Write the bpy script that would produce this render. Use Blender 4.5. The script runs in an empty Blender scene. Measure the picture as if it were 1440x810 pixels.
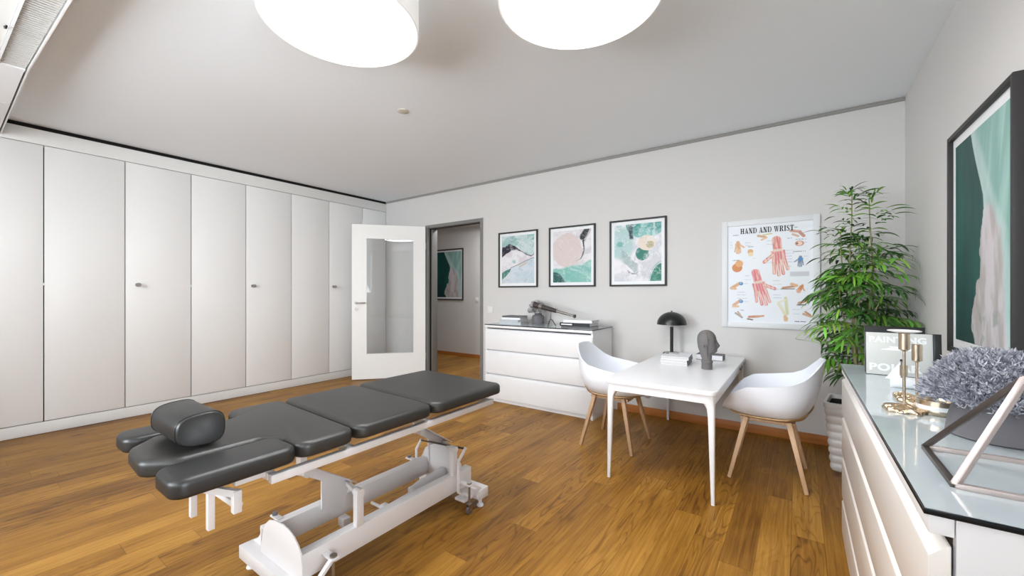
import bpy, bmesh, math, random
import numpy as np
from mathutils import Vector, Matrix
random.seed(7)
R = math.radians
COL = bpy.context.scene.collection
PI = math.pi

# ------------------------------------------------------------------ materials
MATS = {}
def nodes_of(m):
    m.use_nodes = True
    nt = m.node_tree
    return nt, nt.nodes, nt.links, nt.nodes['Principled BSDF']

def mat(name, col, rough=.5, metal=0, var=.03, scale=18, bump=0, bscale=60, spec=.5, coat=0, sheen=0, emit=None, estr=0, stretch=(1, 1, 1), trans=0, ior=1.45):
    m = bpy.data.materials.new(name); nt, N, L, b = nodes_of(m)
    tc = N.new('ShaderNodeTexCoord'); mp = N.new('ShaderNodeMapping'); mp.inputs['Scale'].default_value = stretch
    L.new(tc.outputs['Object'], mp.inputs[0])
    if var > 0:
        n = N.new('ShaderNodeTexNoise'); n.inputs['Scale'].default_value = scale; n.inputs['Detail'].default_value = 4
        L.new(mp.outputs[0], n.inputs['Vector'])
        mr = N.new('ShaderNodeMapRange'); mr.inputs['To Min'].default_value = 1 - var; mr.inputs['To Max'].default_value = 1 + var
        L.new(n.outputs['Fac'], mr.inputs[0])
        mx = N.new('ShaderNodeMix'); mx.data_type = 'RGBA'; mx.blend_type = 'MULTIPLY'; mx.inputs[0].default_value = 1
        mx.inputs[6].default_value = (*col, 1); L.new(mr.outputs[0], mx.inputs[7]); L.new(mx.outputs[2], b.inputs['Base Color'])
    else:
        b.inputs['Base Color'].default_value = (*col, 1)
    b.inputs['Roughness'].default_value = rough; b.inputs['Metallic'].default_value = metal
    b.inputs['Specular IOR Level'].default_value = spec; b.inputs['Coat Weight'].default_value = coat
    b.inputs['IOR'].default_value = ior
    b.inputs['Transmission Weight'].default_value = trans
    b.inputs['Coat Roughness'].default_value = .28 if rough > .3 else .03
    if sheen: b.inputs['Sheen Weight'].default_value = sheen
    if emit: b.inputs['Emission Color'].default_value = (*emit, 1); b.inputs['Emission Strength'].default_value = estr
    if bump:
        n2 = N.new('ShaderNodeTexNoise'); n2.inputs['Scale'].default_value = bscale; n2.inputs['Detail'].default_value = 5
        L.new(mp.outputs[0], n2.inputs['Vector']); bp = N.new('ShaderNodeBump'); bp.inputs['Strength'].default_value = bump
        bp.inputs['Distance'].default_value = .01
        L.new(n2.outputs['Fac'], bp.inputs['Height']); L.new(bp.outputs[0], b.inputs['Normal'])
    MATS[name] = m
    return m

def srgb(r, g, b):
    f = lambda c: (c / 255 / 12.92) if c / 255 <= .04045 else ((c / 255 + .055) / 1.055) ** 2.4
    return (f(r), f(g), f(b))

M_wall = mat('wall_paint', srgb(215, 213, 211), .85, var=.01, bump=.04, bscale=180)
M_wallR = mat('wall_paint_right', srgb(217, 215, 213), .85, var=.01, bump=.04, bscale=180)
M_ceil = mat('ceiling_paint', srgb(240, 244, 248), .9, var=.008, bump=.03, bscale=150)
M_cab = mat('cabinet_lacquer', srgb(240, 239, 238), .32, var=.008, scale=3, spec=.5)
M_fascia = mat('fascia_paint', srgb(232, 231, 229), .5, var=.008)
M_dark = mat('gap_shade', srgb(16, 15, 15), .9)  # near-black colour for the shade in the gap above the wardrobes
M_white = mat('white_lacquer', srgb(238, 238, 240), .3, var=.006)
M_cream = mat('cream_gloss_lacquer', srgb(238, 233, 227), .22, var=.006, coat=.15)
M_plast = mat('white_plastic', srgb(236, 239, 246), .38, var=.005)
M_metal = mat('white_powder_coat', srgb(226, 222, 222), .35, var=.01)
M_door = mat('door_paint', srgb(246, 245, 243), .4, var=.005)
M_steelgrey = mat('grey_steel_frame', srgb(128, 127, 124), .45, var=.03)
M_rubber = mat('black_rubber', srgb(18, 18, 18), .7)
M_chrome = mat('brushed_steel', srgb(178, 175, 172), .28, 1, var=.05, stretch=(1, 1, 20))
M_trimgrey = mat('grey_shadow_moulding', srgb(150, 148, 144), .7)
M_leather = mat('charcoal_leather', srgb(38, 37, 35), .42, var=.04, scale=5, bump=.05, bscale=420, spec=.7, ior=1.5)
M_leather2 = mat('black_leather', srgb(31, 31, 31), .42, var=.04, scale=5, bump=.05, bscale=420, spec=.7, ior=1.5)
M_black = mat('black_lacquer', srgb(30, 32, 32), .3, var=.05)
M_blackm = mat('black_frame', srgb(52, 50, 50), .5, var=.05, stretch=(1, 1, 6))
M_mount = mat('white_mount_board', srgb(240, 242, 244), .7, var=.004)
M_whiteframe = mat('white_frame', srgb(226, 228, 231), .45, var=.01)
M_gold = mat('champagne_brass', srgb(205, 190, 168), .3, 1, var=.06, scale=30)
M_goldcast = mat('cast_gold', srgb(212, 190, 160), .22, 1, var=.1, scale=40, bump=.6, bscale=60)
M_rose = mat('rose_grey_metal', srgb(196, 184, 180), .38, .55, var=.03)
M_bronze = mat('dark_bronze_metal', srgb(92, 84, 80), .35, .6, var=.05)
M_pot = mat('grey_stoneware', srgb(112, 110, 114), .75, var=.06, scale=30)
M_whitepot = mat('white_ceramic', srgb(232, 228, 226), .35, var=.01)
M_porcelain = mat('glazed_porcelain', srgb(244, 244, 246), .12, var=0.004)
M_soil = mat('dark_soil', srgb(26, 22, 18), .95, var=.3, scale=80, bump=.8, bscale=90)
M_stem = mat('bamboo_stem', srgb(150, 146, 104), .5, var=.15, scale=30, stretch=(1, 1, 5))
M_bust = mat('grey_moulded_resin', srgb(112, 109, 108), .6, var=.06, scale=40)
M_page = mat('book_pages', srgb(206, 205, 204), .8, var=.05, scale=90, stretch=(.1, .1, 12))
M_cov_w = mat('white_book_cover', srgb(235, 236, 240), .4, var=.01)
M_cov_g = mat('light_grey_book_cover', srgb(190, 194, 198), .5, var=.02)
M_cov_k = mat('black_book_cover', srgb(40, 44, 50), .4, var=.05)
M_cov_d = mat('dark_grey_book_cover', srgb(96, 96, 98), .5, var=.04)
M_tube = mat('telescope_leather', srgb(62, 54, 54), .45, var=.1, scale=60)
M_tubem = mat('telescope_pewter', srgb(150, 146, 142), .3, .8, var=.08)
M_bolt = mat('grey_bolt', srgb(140, 138, 146), .4, .7)
M_switch = mat('switch_plastic', srgb(232, 231, 229), .35, var=.003)
M_motor = mat('motor_housing', srgb(222, 220, 222), .45, var=.02)
M_diff = mat('lit_diffuser', (1, 1, 1), .5, var=0, emit=(1, .985, .96), estr=2.2)
M_lampside = mat('slat_paint', srgb(214, 212, 209), .7, var=.01)
M_drum = mat('drum_fabric_added_glow', srgb(214, 212, 209), .7, var=.01, emit=(1, .985, .96), estr=.28)  # slight emission added to the drum sides to lift the ceiling
M_detector = mat('beige_detector', srgb(206, 200, 188), .6)
M_glassdoor = None

def wood(name, c1, c2, rough=.45, scale=1.0, axis='Z'):
    m = bpy.data.materials.new(name); nt, N, L, b = nodes_of(m)
    tc = N.new('ShaderNodeTexCoord'); mp = N.new('ShaderNodeMapping')
    s = {'X': (1.5, 22, 22), 'Y': (22, 1.5, 22), 'Z': (22, 22, 1.5)}[axis]
    mp.inputs['Scale'].default_value = tuple(k * scale for k in s); L.new(tc.outputs['Object'], mp.inputs[0])
    n = N.new('ShaderNodeTexNoise'); n.inputs['Scale'].default_value = 2; n.inputs['Detail'].default_value = 8; n.inputs['Distortion'].default_value = .6
    L.new(mp.outputs[0], n.inputs['Vector'])
    r = N.new('ShaderNodeValToRGB'); r.color_ramp.elements[0].color = (*c1, 1); r.color_ramp.elements[1].color = (*c2, 1)
    r.color_ramp.elements[0].position = .3; r.color_ramp.elements[1].position = .7
    L.new(n.outputs['Fac'], r.inputs[0]); L.new(r.outputs[0], b.inputs['Base Color']); b.inputs['Roughness'].default_value = rough
    return m
M_beech = wood('beech_wood', srgb(196, 158, 122), srgb(214, 178, 142), .5)
M_plywood = wood('plywood_edge', srgb(186, 148, 104), srgb(206, 170, 126), .5, axis='X')
M_basewood = wood('oak_baseboard', srgb(170, 104, 48), srgb(190, 122, 62), .45, axis='X')

def floor_mat():
    m = bpy.data.materials.new('oak_plank_floor'); nt, N, L, b = nodes_of(m)
    def math_(op, a, c=None, c2=None):
        n = N.new('ShaderNodeMath'); n.operation = op
        for i, v in enumerate((a, c, c2)):
            if v is None: continue
            if isinstance(v, (int, float)): n.inputs[i].default_value = v
            else: L.new(v, n.inputs[i])
        return n.outputs[0]
    tc = N.new('ShaderNodeTexCoord'); sp = N.new('ShaderNodeSeparateXYZ'); L.new(tc.outputs['Object'], sp.inputs[0])
    X, Y = sp.outputs[0], sp.outputs[1]
    W, LN = .131, 1.15
    xr = math_('DIVIDE', math_('ADD', X, .03), W); row = math_('FLOOR', xr); fx = math_('FRACT', xr)
    wn = N.new('ShaderNodeTexWhiteNoise'); wn.noise_dimensions = '1D'; L.new(row, wn.inputs['W'])
    yo = math_('DIVIDE', math_('ADD', Y, math_('MULTIPLY', wn.outputs['Value'], 3.7)), LN)
    colm = math_('FLOOR', yo); fy = math_('FRACT', yo)
    cb = N.new('ShaderNodeCombineXYZ'); L.new(row, cb.inputs[0]); L.new(colm, cb.inputs[1])
    wn2 = N.new('ShaderNodeTexWhiteNoise'); wn2.noise_dimensions = '3D'; L.new(cb.outputs[0], wn2.inputs['Vector'])
    pid = wn2.outputs['Value']
    sc = N.new('ShaderNodeSeparateColor'); L.new(wn2.outputs['Color'], sc.inputs[0])
    # grain coordinates
    g = N.new('ShaderNodeCombineXYZ'); L.new(math_('MULTIPLY', X, 9.0), g.inputs[0]); L.new(math_('ADD', math_('MULTIPLY', Y, 1.1), math_('MULTIPLY', pid, 40.0)), g.inputs[1]); L.new(math_('MULTIPLY', sc.outputs[0], 30.0), g.inputs[2])
    n1 = N.new('ShaderNodeTexNoise'); n1.inputs['Scale'].default_value = 1.0; n1.inputs['Detail'].default_value = 2.0; n1.inputs['Distortion'].default_value = .4
    L.new(g.outputs[0], n1.inputs['Vector'])
    rings = math_('FRACT', math_('MULTIPLY', n1.outputs['Fac'], 14.0))
    rings = math_('ABSOLUTE', math_('SUBTRACT', rings, .5))        # 0..0.5
    g2 = N.new('ShaderNodeCombineXYZ'); L.new(math_('MULTIPLY', X, 160.0), g2.inputs[0]); L.new(math_('MULTIPLY', Y, 5.0), g2.inputs[1]); L.new(pid, g2.inputs[2])
    n2 = N.new('ShaderNodeTexNoise'); n2.inputs['Scale'].default_value = 1.0; n2.inputs['Detail'].default_value = 4.0; L.new(g2.outputs[0], n2.inputs['Vector'])
    g3 = N.new('ShaderNodeCombineXYZ'); L.new(math_('MULTIPLY', X, 4.0), g3.inputs[0]); L.new(math_('ADD', math_('MULTIPLY', Y, 1.2), math_('MULTIPLY', pid, 9.0)), g3.inputs[1])
    n3 = N.new('ShaderNodeTexNoise'); n3.inputs['Scale'].default_value = 1.3; n3.inputs['Detail'].default_value = 4.0; L.new(g3.outputs[0], n3.inputs['Vector'])
    line = N.new('ShaderNodeMapRange'); line.inputs['From Min'].default_value = 0; line.inputs['From Max'].default_value = .20; line.inputs['To Min'].default_value = 1; line.inputs['To Max'].default_value = 0
    L.new(rings, line.inputs[0])
    cen = lambda x, k: math_('MULTIPLY', math_('SUBTRACT', x, .5), k)
    g5 = N.new('ShaderNodeCombineXYZ'); L.new(math_('MULTIPLY', X, 55.0), g5.inputs[0]); L.new(math_('ADD', math_('MULTIPLY', Y, 1.6), math_('MULTIPLY', pid, 9.0)), g5.inputs[1])
    n5 = N.new('ShaderNodeTexNoise'); n5.inputs['Scale'].default_value = 1.0; n5.inputs['Detail'].default_value = 5.0; n5.inputs['Distortion'].default_value = .5; L.new(g5.outputs[0], n5.inputs['Vector'])
    v = math_('ADD', math_('ADD', cen(pid, .34), cen(n3.outputs['Fac'], .9)), math_('ADD', cen(n2.outputs['Fac'], .5), cen(n5.outputs['Fac'], .7)))
    v = math_('SUBTRACT', math_('ADD', v, .60), math_('MULTIPLY', line.outputs[0], math_('MULTIPLY', sc.outputs[1], .38)))
    r = N.new('ShaderNodeValToRGB'); e = r.color_ramp.elements
    e[0].position = 0; e[0].color = (*srgb(82, 48, 13), 1)
    e[1].position = 1; e[1].color = (*srgb(182, 134, 58), 1)
    k = e.new(.28); k.color = (*srgb(116, 76, 24), 1)
    k = e.new(.6); k.color = (*srgb(150, 104, 36), 1)
    L.new(v, r.inputs[0])
    # knots
    vo = N.new('ShaderNodeTexVoronoi'); vo.inputs['Scale'].default_value = 1.0; vo.inputs['Randomness'].default_value = 1
    g4 = N.new('ShaderNodeCombineXYZ'); L.new(math_('MULTIPLY', X, 3.6), g4.inputs[0]); L.new(math_('MULTIPLY', Y, 1.7), g4.inputs[1]); L.new(vo.inputs['Vector'].node and g4.outputs[0], vo.inputs['Vector'])
    kn = N.new('ShaderNodeMapRange'); kn.inputs['From Min'].default_value = .035; kn.inputs['From Max'].default_value = .12; kn.inputs['To Min'].default_value = .85; kn.inputs['To Max'].default_value = 0
    L.new(vo.outputs['Distance'], kn.inputs[0])
    mx = N.new('ShaderNodeMix'); mx.data_type = 'RGBA'; L.new(kn.outputs[0], mx.inputs[0]); L.new(r.outputs[0], mx.inputs[6]); mx.inputs[7].default_value = (*srgb(78, 40, 16), 1)
    # seams
    ex = math_('MULTIPLY', math_('MINIMUM', fx, math_('SUBTRACT', 1.0, fx)), W)
    ey = math_('MULTIPLY', math_('MINIMUM', fy, math_('SUBTRACT', 1.0, fy)), LN)
    ed = math_('MINIMUM', ex, ey)
    sm = N.new('ShaderNodeMapRange'); sm.inputs['From Min'].default_value = .0004; sm.inputs['From Max'].default_value = .0022; sm.inputs['To Min'].default_value = .55; sm.inputs['To Max'].default_value = 0
    L.new(ed, sm.inputs[0])
    mx2 = N.new('ShaderNodeMix'); mx2.data_type = 'RGBA'; L.new(sm.outputs[0], mx2.inputs[0]); L.new(mx.outputs[2], mx2.inputs[6]); mx2.inputs[7].default_value = (*srgb(84, 48, 20), 1)
    L.new(mx2.outputs[2], b.inputs['Base Color'])
    b.inputs['Roughness'].default_value = .42; b.inputs['Specular IOR Level'].default_value = .25
    bp = N.new('ShaderNodeBump'); bp.inputs['Strength'].default_value = .15; bp.inputs['Distance'].default_value = .003
    L.new(n2.outputs['Fac'], bp.inputs['Height']); L.new(bp.outputs[0], b.inputs['Normal'])
    return m
M_floor = floor_mat()

def glass_mat():
    m = bpy.data.materials.new('clear_door_glass'); nt, N, L, b = nodes_of(m)
    N.remove(b); out = N['Material Output']
    t = N.new('ShaderNodeBsdfTransparent'); t.inputs[0].default_value = (.985, .99, .99, 1)
    g = N.new('ShaderNodeBsdfGlossy'); g.inputs['Roughness'].default_value = .01; g.inputs[0].default_value = (.9, .9, .9, 1)
    fr = N.new('ShaderNodeFresnel'); fr.inputs[0].default_value = 1.42
    mx = N.new('ShaderNodeMixShader'); L.new(fr.outputs[0], mx.inputs[0]); L.new(t.outputs[0], mx.inputs[1]); L.new(g.outputs[0], mx.inputs[2]); L.new(mx.outputs[0], out.inputs[0])
    return m
M_glass = glass_mat()
M_glasstop = mat('tinted_glass_top', srgb(186, 196, 200), .05, var=.10, scale=7, spec=.9, ior=1.6)
M_glassedge = mat('dark_glass_edge', srgb(22, 27, 30), .12)

def leaf_mat():
    m = bpy.data.materials.new('palm_leaf'); nt, N, L, b = nodes_of(m)
    a = N.new('ShaderNodeAttribute'); a.attribute_name = 'tint'
    L.new(a.outputs['Color'], b.inputs['Base Color']); b.inputs['Roughness'].default_value = .42
    b.inputs['Transmission Weight'].default_value = 0
    return m
def attr_mat(name, rough=.6, spec=.4):
    m = bpy.data.materials.new(name); nt, N, L, b = nodes_of(m)
    a = N.new('ShaderNodeAttribute'); a.attribute_name = 'tint'
    L.new(a.outputs['Color'], b.inputs['Base Color']); b.inputs['Roughness'].default_value = rough; b.inputs['Specular IOR Level'].default_value = spec
    return m
M_leaf = leaf_mat()
M_print = attr_mat('printed_artwork', .5, .4)
M_frost = attr_mat('frosted_flower', .9, .1)

# ------------------------------------------------------------------ mesh builder
class MB:
    def __init__(s): s.bm = bmesh.new()
    def box(s, x0, x1, y0, y1, z0, z1, bev=0, seg=2, rot=0, piv=None):
        b = bmesh.new(); bmesh.ops.create_cube(b, size=1)
        for v in b.verts:
            v.co = Vector(((x0 + x1) / 2 + v.co.x * (x1 - x0), (y0 + y1) / 2 + v.co.y * (y1 - y0), (z0 + z1) / 2 + v.co.z * (z1 - z0)))
        if bev: bmesh.ops.bevel(b, geom=b.edges[:], offset=bev, segments=seg, profile=.5, affect='EDGES')
        if rot:
            c = Vector(piv or ((x0 + x1) / 2, (y0 + y1) / 2, 0)); mt = Matrix.Translation(c) @ Matrix.Rotation(rot, 4, 'Z') @ Matrix.Translation(-c)
            b.transform(mt)
        s.merge(b); return s
    def merge(s, b, mt=None):
        if mt is not None: b.transform(mt)
        me = bpy.data.meshes.new('t'); b.to_mesh(me); b.free(); s.bm.from_mesh(me); bpy.data.meshes.remove(me)
    def bar(s, p, q, w, h=None, up=(0, 0, 1), bev=0, w2=None, h2=None):
        p, q = Vector(p), Vector(q); h = h or w; d = (q - p); z = d.normalized(); u = Vector(up)
        if abs(z.dot(u)) > .98: u = Vector((0, 1, 0))
        x = u.cross(z).normalized(); y = z.cross(x); w2 = w if w2 is None else w2; h2 = h if h2 is None else h2
        b = bmesh.new(); vs = []
        for c, ww, hh in ((p, w, h), (q, w2, h2)):
            for sx, sy in ((-1, -1), (1, -1), (1, 1), (-1, 1)): vs.append(b.verts.new(c + x * sx * ww / 2 + y * sy * hh / 2))
        for f in ((3, 2, 1, 0), (4, 5, 6, 7), (0, 1, 5, 4), (1, 2, 6, 5), (2, 3, 7, 6), (3, 0, 4, 7)): b.faces.new([vs[i] for i in f])
        if bev: bmesh.ops.bevel(b, geom=b.edges[:], offset=bev, segments=2, profile=.5, affect='EDGES')
        s.merge(b); return s
    def cyl(s, p, q, r, r2=None, n=20, cap=True):
        p, q = Vector(p), Vector(q); z = (q - p).normalized(); u = Vector((0, 0, 1)) if abs(z.z) < .95 else Vector((1, 0, 0))
        x = u.cross(z).normalized(); y = z.cross(x); r2 = r if r2 is None else r2
        a = [s.bm.verts.new(p + (x * math.cos(t) + y * math.sin(t)) * r) for t in [2 * PI * i / n for i in range(n)]]
        c = [s.bm.verts.new(q + (x * math.cos(t) + y * math.sin(t)) * r2) for t in [2 * PI * i / n for i in range(n)]]
        for i in range(n): s.bm.faces.new((a[i], a[(i + 1) % n], c[(i + 1) % n], c[i]))
        if cap: s.bm.faces.new(a[::-1]); s.bm.faces.new(c)
        return s
    def tube(s, pts, rad, n=10):
        pts = [Vector(p) for p in pts]; rad = rad if isinstance(rad, (list, tuple)) else [rad] * len(pts)
        rings = []; px = None
        for i, p in enumerate(pts):
            t = (pts[min(i + 1, len(pts) - 1)] - pts[max(i - 1, 0)]).normalized()
            if px is None:
                u = Vector((0, 0, 1)) if abs(t.z) < .9 else Vector((1, 0, 0)); px = u.cross(t).normalized()
            px = (px - t * px.dot(t)).normalized(); py = t.cross(px)
            rings.append([s.bm.verts.new(p + (px * math.cos(a) + py * math.sin(a)) * rad[i]) for a in [2 * PI * k / n for k in range(n)]])
        for a, c in zip(rings, rings[1:]):
            for i in range(n): s.bm.faces.new((a[i], a[(i + 1) % n], c[(i + 1) % n], c[i]))
        s.bm.faces.new(rings[0][::-1]); s.bm.faces.new(rings[-1]); return s
    def lathe(s, prof, c=(0, 0, 0), n=40, ax=None):
        c = Vector(c); rings = []
        for r, z in prof:
            if r < 1e-5: rings.append([s.bm.verts.new(c + Vector((0, 0, z)))])
            else: rings.append([s.bm.verts.new(c + Vector((r * math.cos(2 * PI * i / n), r * math.sin(2 * PI * i / n), z))) for i in range(n)])
        for a, b in zip(rings, rings[1:]):
            for i in range(n):
                j = (i + 1) % n
                if len(a) == 1 and len(b) == 1: continue
                if len(a) == 1: s.bm.faces.new((a[0], b[j], b[i]))
                elif len(b) == 1: s.bm.faces.new((a[i], a[j], b[0]))
                else: s.bm.faces.new((a[i], a[j], b[j], b[i]))
        return s
    def prism(s, pts, axis, a0, a1, bev=0):
        # pts 2D polygon; axis 'X' -> pts are (y,z); 'Y' -> (x,z); 'Z' -> (x,y)
        f = {'X': lambda p, a: (a, p[0], p[1]), 'Y': lambda p, a: (p[0], a, p[1]), 'Z': lambda p, a: (p[0], p[1], a)}[axis]
        b = bmesh.new(); A = [b.verts.new(f(p, a0)) for p in pts]; B = [b.verts.new(f(p, a1)) for p in pts]; n = len(pts)
        b.faces.new(A); b.faces.new(B[::-1])
        for i in range(n): b.faces.new((A[i], B[i], B[(i + 1) % n], A[(i + 1) % n]))
        bmesh.ops.recalc_face_normals(b, faces=b.faces[:])
        if bev: bmesh.ops.bevel(b, geom=b.edges[:], offset=bev, segments=2, profile=.5, affect='EDGES')
        s.merge(b); return s
    def rings(s, rings, cap0=True, cap1=True, closed=True):
        R_ = [[s.bm.verts.new(p) for p in r] for r in rings]; n = len(R_[0])
        for a, b in zip(R_, R_[1:]):
            for i in range(n if closed else n - 1): s.bm.faces.new((a[i], a[(i + 1) % n], b[(i + 1) % n], b[i]))
        if cap0: s.bm.faces.new(R_[0][::-1])
        if cap1: s.bm.faces.new(R_[-1])
        return s
    def build(s, name, m, parent=None, angle=35, smooth=True, loc=None):
        bm = s.bm; bmesh.ops.recalc_face_normals(bm, faces=bm.faces[:])
        if parent is not None:
            p = parent; off = Vector((0, 0, 0))
            while p is not None:
                off += Vector(p.location); p = p.parent
        else:
            vs = [v.co for v in bm.verts]
            off = Vector(((min(v.x for v in vs) + max(v.x for v in vs)) / 2, (min(v.y for v in vs) + max(v.y for v in vs)) / 2, min(v.z for v in vs))) if loc is None else Vector(loc)
        for v in bm.verts: v.co -= off
        me = bpy.data.meshes.new(name); bm.to_mesh(me); bm.free()
        if smooth:
            for p in me.polygons: p.use_smooth = True
            me.set_sharp_from_angle(angle=R(angle))
        o = bpy.data.objects.new(name, me); COL.objects.link(o); me.materials.append(m)
        if parent is not None: o.parent = parent
        else: o.location = off
        return o

def tag(o, label=None, cat=None, group=None, kind=None):
    if label: o['label'] = label
    if cat: o['category'] = cat
    if group: o['group'] = group
    if kind: o['kind'] = kind
    return o
def thing(name, label, cat, loc, group=None, rotz=0):
    o = bpy.data.objects.new(name, None); COL.objects.link(o); o.empty_display_size = .1
    o.location = loc; o.rotation_euler = (0, 0, rotz)
    return tag(o, label, cat, group)
def struct(o, label=None, cat=None):
    o['kind'] = 'structure'
    if label: o['label'] = label
    if cat: o['category'] = cat
    return o
def BX(*a, **k): return MB().box(*a, **k)
def fillet(pts, rs, n=6):
    out = []; N = len(pts); rs = rs if isinstance(rs, (list, tuple)) else [rs] * N
    for i in range(N):
        p0, p, p1 = Vector(pts[i - 1]), Vector(pts[i]), Vector(pts[(i + 1) % N]); r = rs[i]
        a = (p0 - p); b = (p1 - p); la, lb = a.length, b.length; a.normalize(); b.normalize()
        if r <= 1e-5: out.append(tuple(p)); continue
        ang = a.angle(b); d = min(r / math.tan(ang / 2), la * .495, lb * .495); r = d * math.tan(ang / 2)
        c = p + (a + b).normalized() * (r / math.sin(ang / 2)); s, e = p + a * d - c, p + b * d - c; tot = s.angle(e)
        for k in range(n + 1):
            t = k / n; q = (s * math.sin((1 - t) * tot) + e * math.sin(t * tot)) / math.sin(tot); out.append(tuple(c + q))
    return out
def pad(pts, z0, z1, r, crown=.006, n=5):
    """upholstered cushion from a (counter-clockwise) outline"""
    P = [Vector(p) for p in pts]; N = len(P); nor = []
    area = sum(P[i].x * P[(i + 1) % N].y - P[(i + 1) % N].x * P[i].y for i in range(N))
    if area < 0: P = P[::-1]
    for i in range(N):
        e0 = (P[i] - P[i - 1]); e1 = (P[(i + 1) % N] - P[i])
        if e0.length < 1e-7: e0 = e1
        if e1.length < 1e-7: e1 = e0
        e = (e0.normalized() + e1.normalized()).normalized(); nor.append(Vector((-e.y, e.x)))
    def ring(off, z): return [(*(P[i] + nor[i] * off), z) for i in range(N)]
    rings = []
    for k in range(n + 1):
        a = PI / 2 * k / n; rings.append(ring(r * .6 * (1 - math.sin(a)), z0 + r * .6 * (1 - math.cos(a))))
    for k in range(n + 1):
        a = PI / 2 * k / n; rings.append(ring(r * (1 - math.cos(a)), z1 - r * (1 - math.sin(a))))
    rings.append(ring(r + .006, z1 + crown * .12))
    return MB().rings(rings)

# ------------------------------------------------------------------ numpy picture painting (printed patterns only)
def vnoise(x, y, seed=0):
    xi, yi = np.floor(x).astype(int), np.floor(y).astype(int); xf, yf = x - xi, y - yi
    def h(a, b):
        n = (a * 374761393 + b * 668265263 + seed * 974711) & 0x7fffffff
        n = ((n ^ (n >> 13)) * 1274126177) & 0x7fffffff
        return ((n ^ (n >> 16)) & 0xffff) / 65535.0
    u, v = xf * xf * (3 - 2 * xf), yf * yf * (3 - 2 * yf)
    return (h(xi, yi) * (1 - u) + h(xi + 1, yi) * u) * (1 - v) + (h(xi, yi + 1) * (1 - u) + h(xi + 1, yi + 1) * u) * v
def fbm(x, y, seed=0, o=5):
    s = 0; a = .5; t = 0
    for k in range(o): s = s + a * vnoise(x * 2 ** k, y * 2 ** k, seed + k); t += a; a *= .55
    return s / t
def lerp(a, b, t): return a * (1 - t[..., None]) + b * t[..., None]
def sst(e0, e1, x):
    t = np.clip((x - e0) / (e1 - e0), 0, 1); return t * t * (3 - 2 * t)
C = lambda r, g, b: np.array(srgb(r, g, b))
def full(u, c): return np.ones(u.shape + (3,)) * c

def veins(c, u, v, seed, col=(236, 238, 240), dark=(120, 140, 144), k=1.0):
    f = fbm(u * 3.2 + fbm(u * 4, v * 5, seed) * 2.4, v * 3.8 + fbm(u * 5, v * 4, seed + 3) * 2.4, seed + 7)
    c = lerp(c, full(u, C(*col)), .65 * k * sst(.020, .004, np.abs(f - .52)))
    c = lerp(c, full(u, C(*dark)), .55 * k * sst(.009, .002, np.abs(f - .47)))
    return lerp(c, full(u, C(*col)), .16 * k * sst(.52, .66, fbm(u * 11 + f * 5, v * 17 + f * 7, seed + 9)))
def art_ridge(u, v):
    w = fbm(u * 4, v * 4, 1) - .5; w2 = fbm(u * 9, v * 9, 5) - .5
    c = lerp(full(u, C(150, 188, 188)), full(u, C(205, 218, 220)), sst(.35, .65, fbm(u * 3 + w * 2, v * 9 + w * 4, 3)))
    c = lerp(c, full(u, C(110, 150, 152)), .8 * sst(.60, .68, fbm(u * 4 + w * 3, v * 12, 9)))
    top = np.interp(u, [0, .12, .25, .45, .6, .78, .92, 1], [.76, .79, .83, .76, .68, .60, .565, .60]) + w2 * .03
    bot = np.interp(u, [0, .12, .3, .45, .6, .78, .92, 1], [.55, .62, .69, .71, .665, .58, .545, .59]) + w2 * .03
    c = lerp(c, full(u, C(36, 34, 50)), sst(.006, -.006, v - top))
    low = lerp(full(u, C(214, 208, 216)), full(u, C(232, 230, 234)), sst(.3, .7, fbm(u * 5, v * 8 + w, 7)))
    low = lerp(low, full(u, C(150, 192, 188)), sst(.09, .03, np.hypot((u - .38), (v - .47) * 2 + w2 * .3)))
    c = lerp(c, low, sst(.006, -.006, v - bot))
    ln = np.interp(u, [0, .2, .3, .5, .65, .9, 1], [.16, .28, .33, .38, .43, .50, .52]) + w2 * .02
    c = lerp(c, lerp(full(u, C(192, 208, 218)), full(u, C(210, 218, 226)), sst(.4, .6, fbm(u * 2, v * 5, 11))), sst(.006, -.006, v - ln))
    c = lerp(c, full(u, C(52, 124, 108)), sst(.01, -.01, np.abs(v - np.interp(u, [0, .25, .3], [.15, .27, .33])) - np.interp(u, [0, .15, .3, .31], [.075, .06, .01, -.1])))
    c = lerp(c, full(u, C(70, 78, 84)), .85 * sst(.012, .002, np.abs(v - ln)) * sst(.1, .3, u))
    c = lerp(c, full(u, C(196, 178, 160)), .7 * sst(.04, .01, np.abs(v - ln + .05)) * sst(.5, .6, u) * sst(.85, .75, u))
    return veins(c, u, v, 301, k=0.8)
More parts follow.
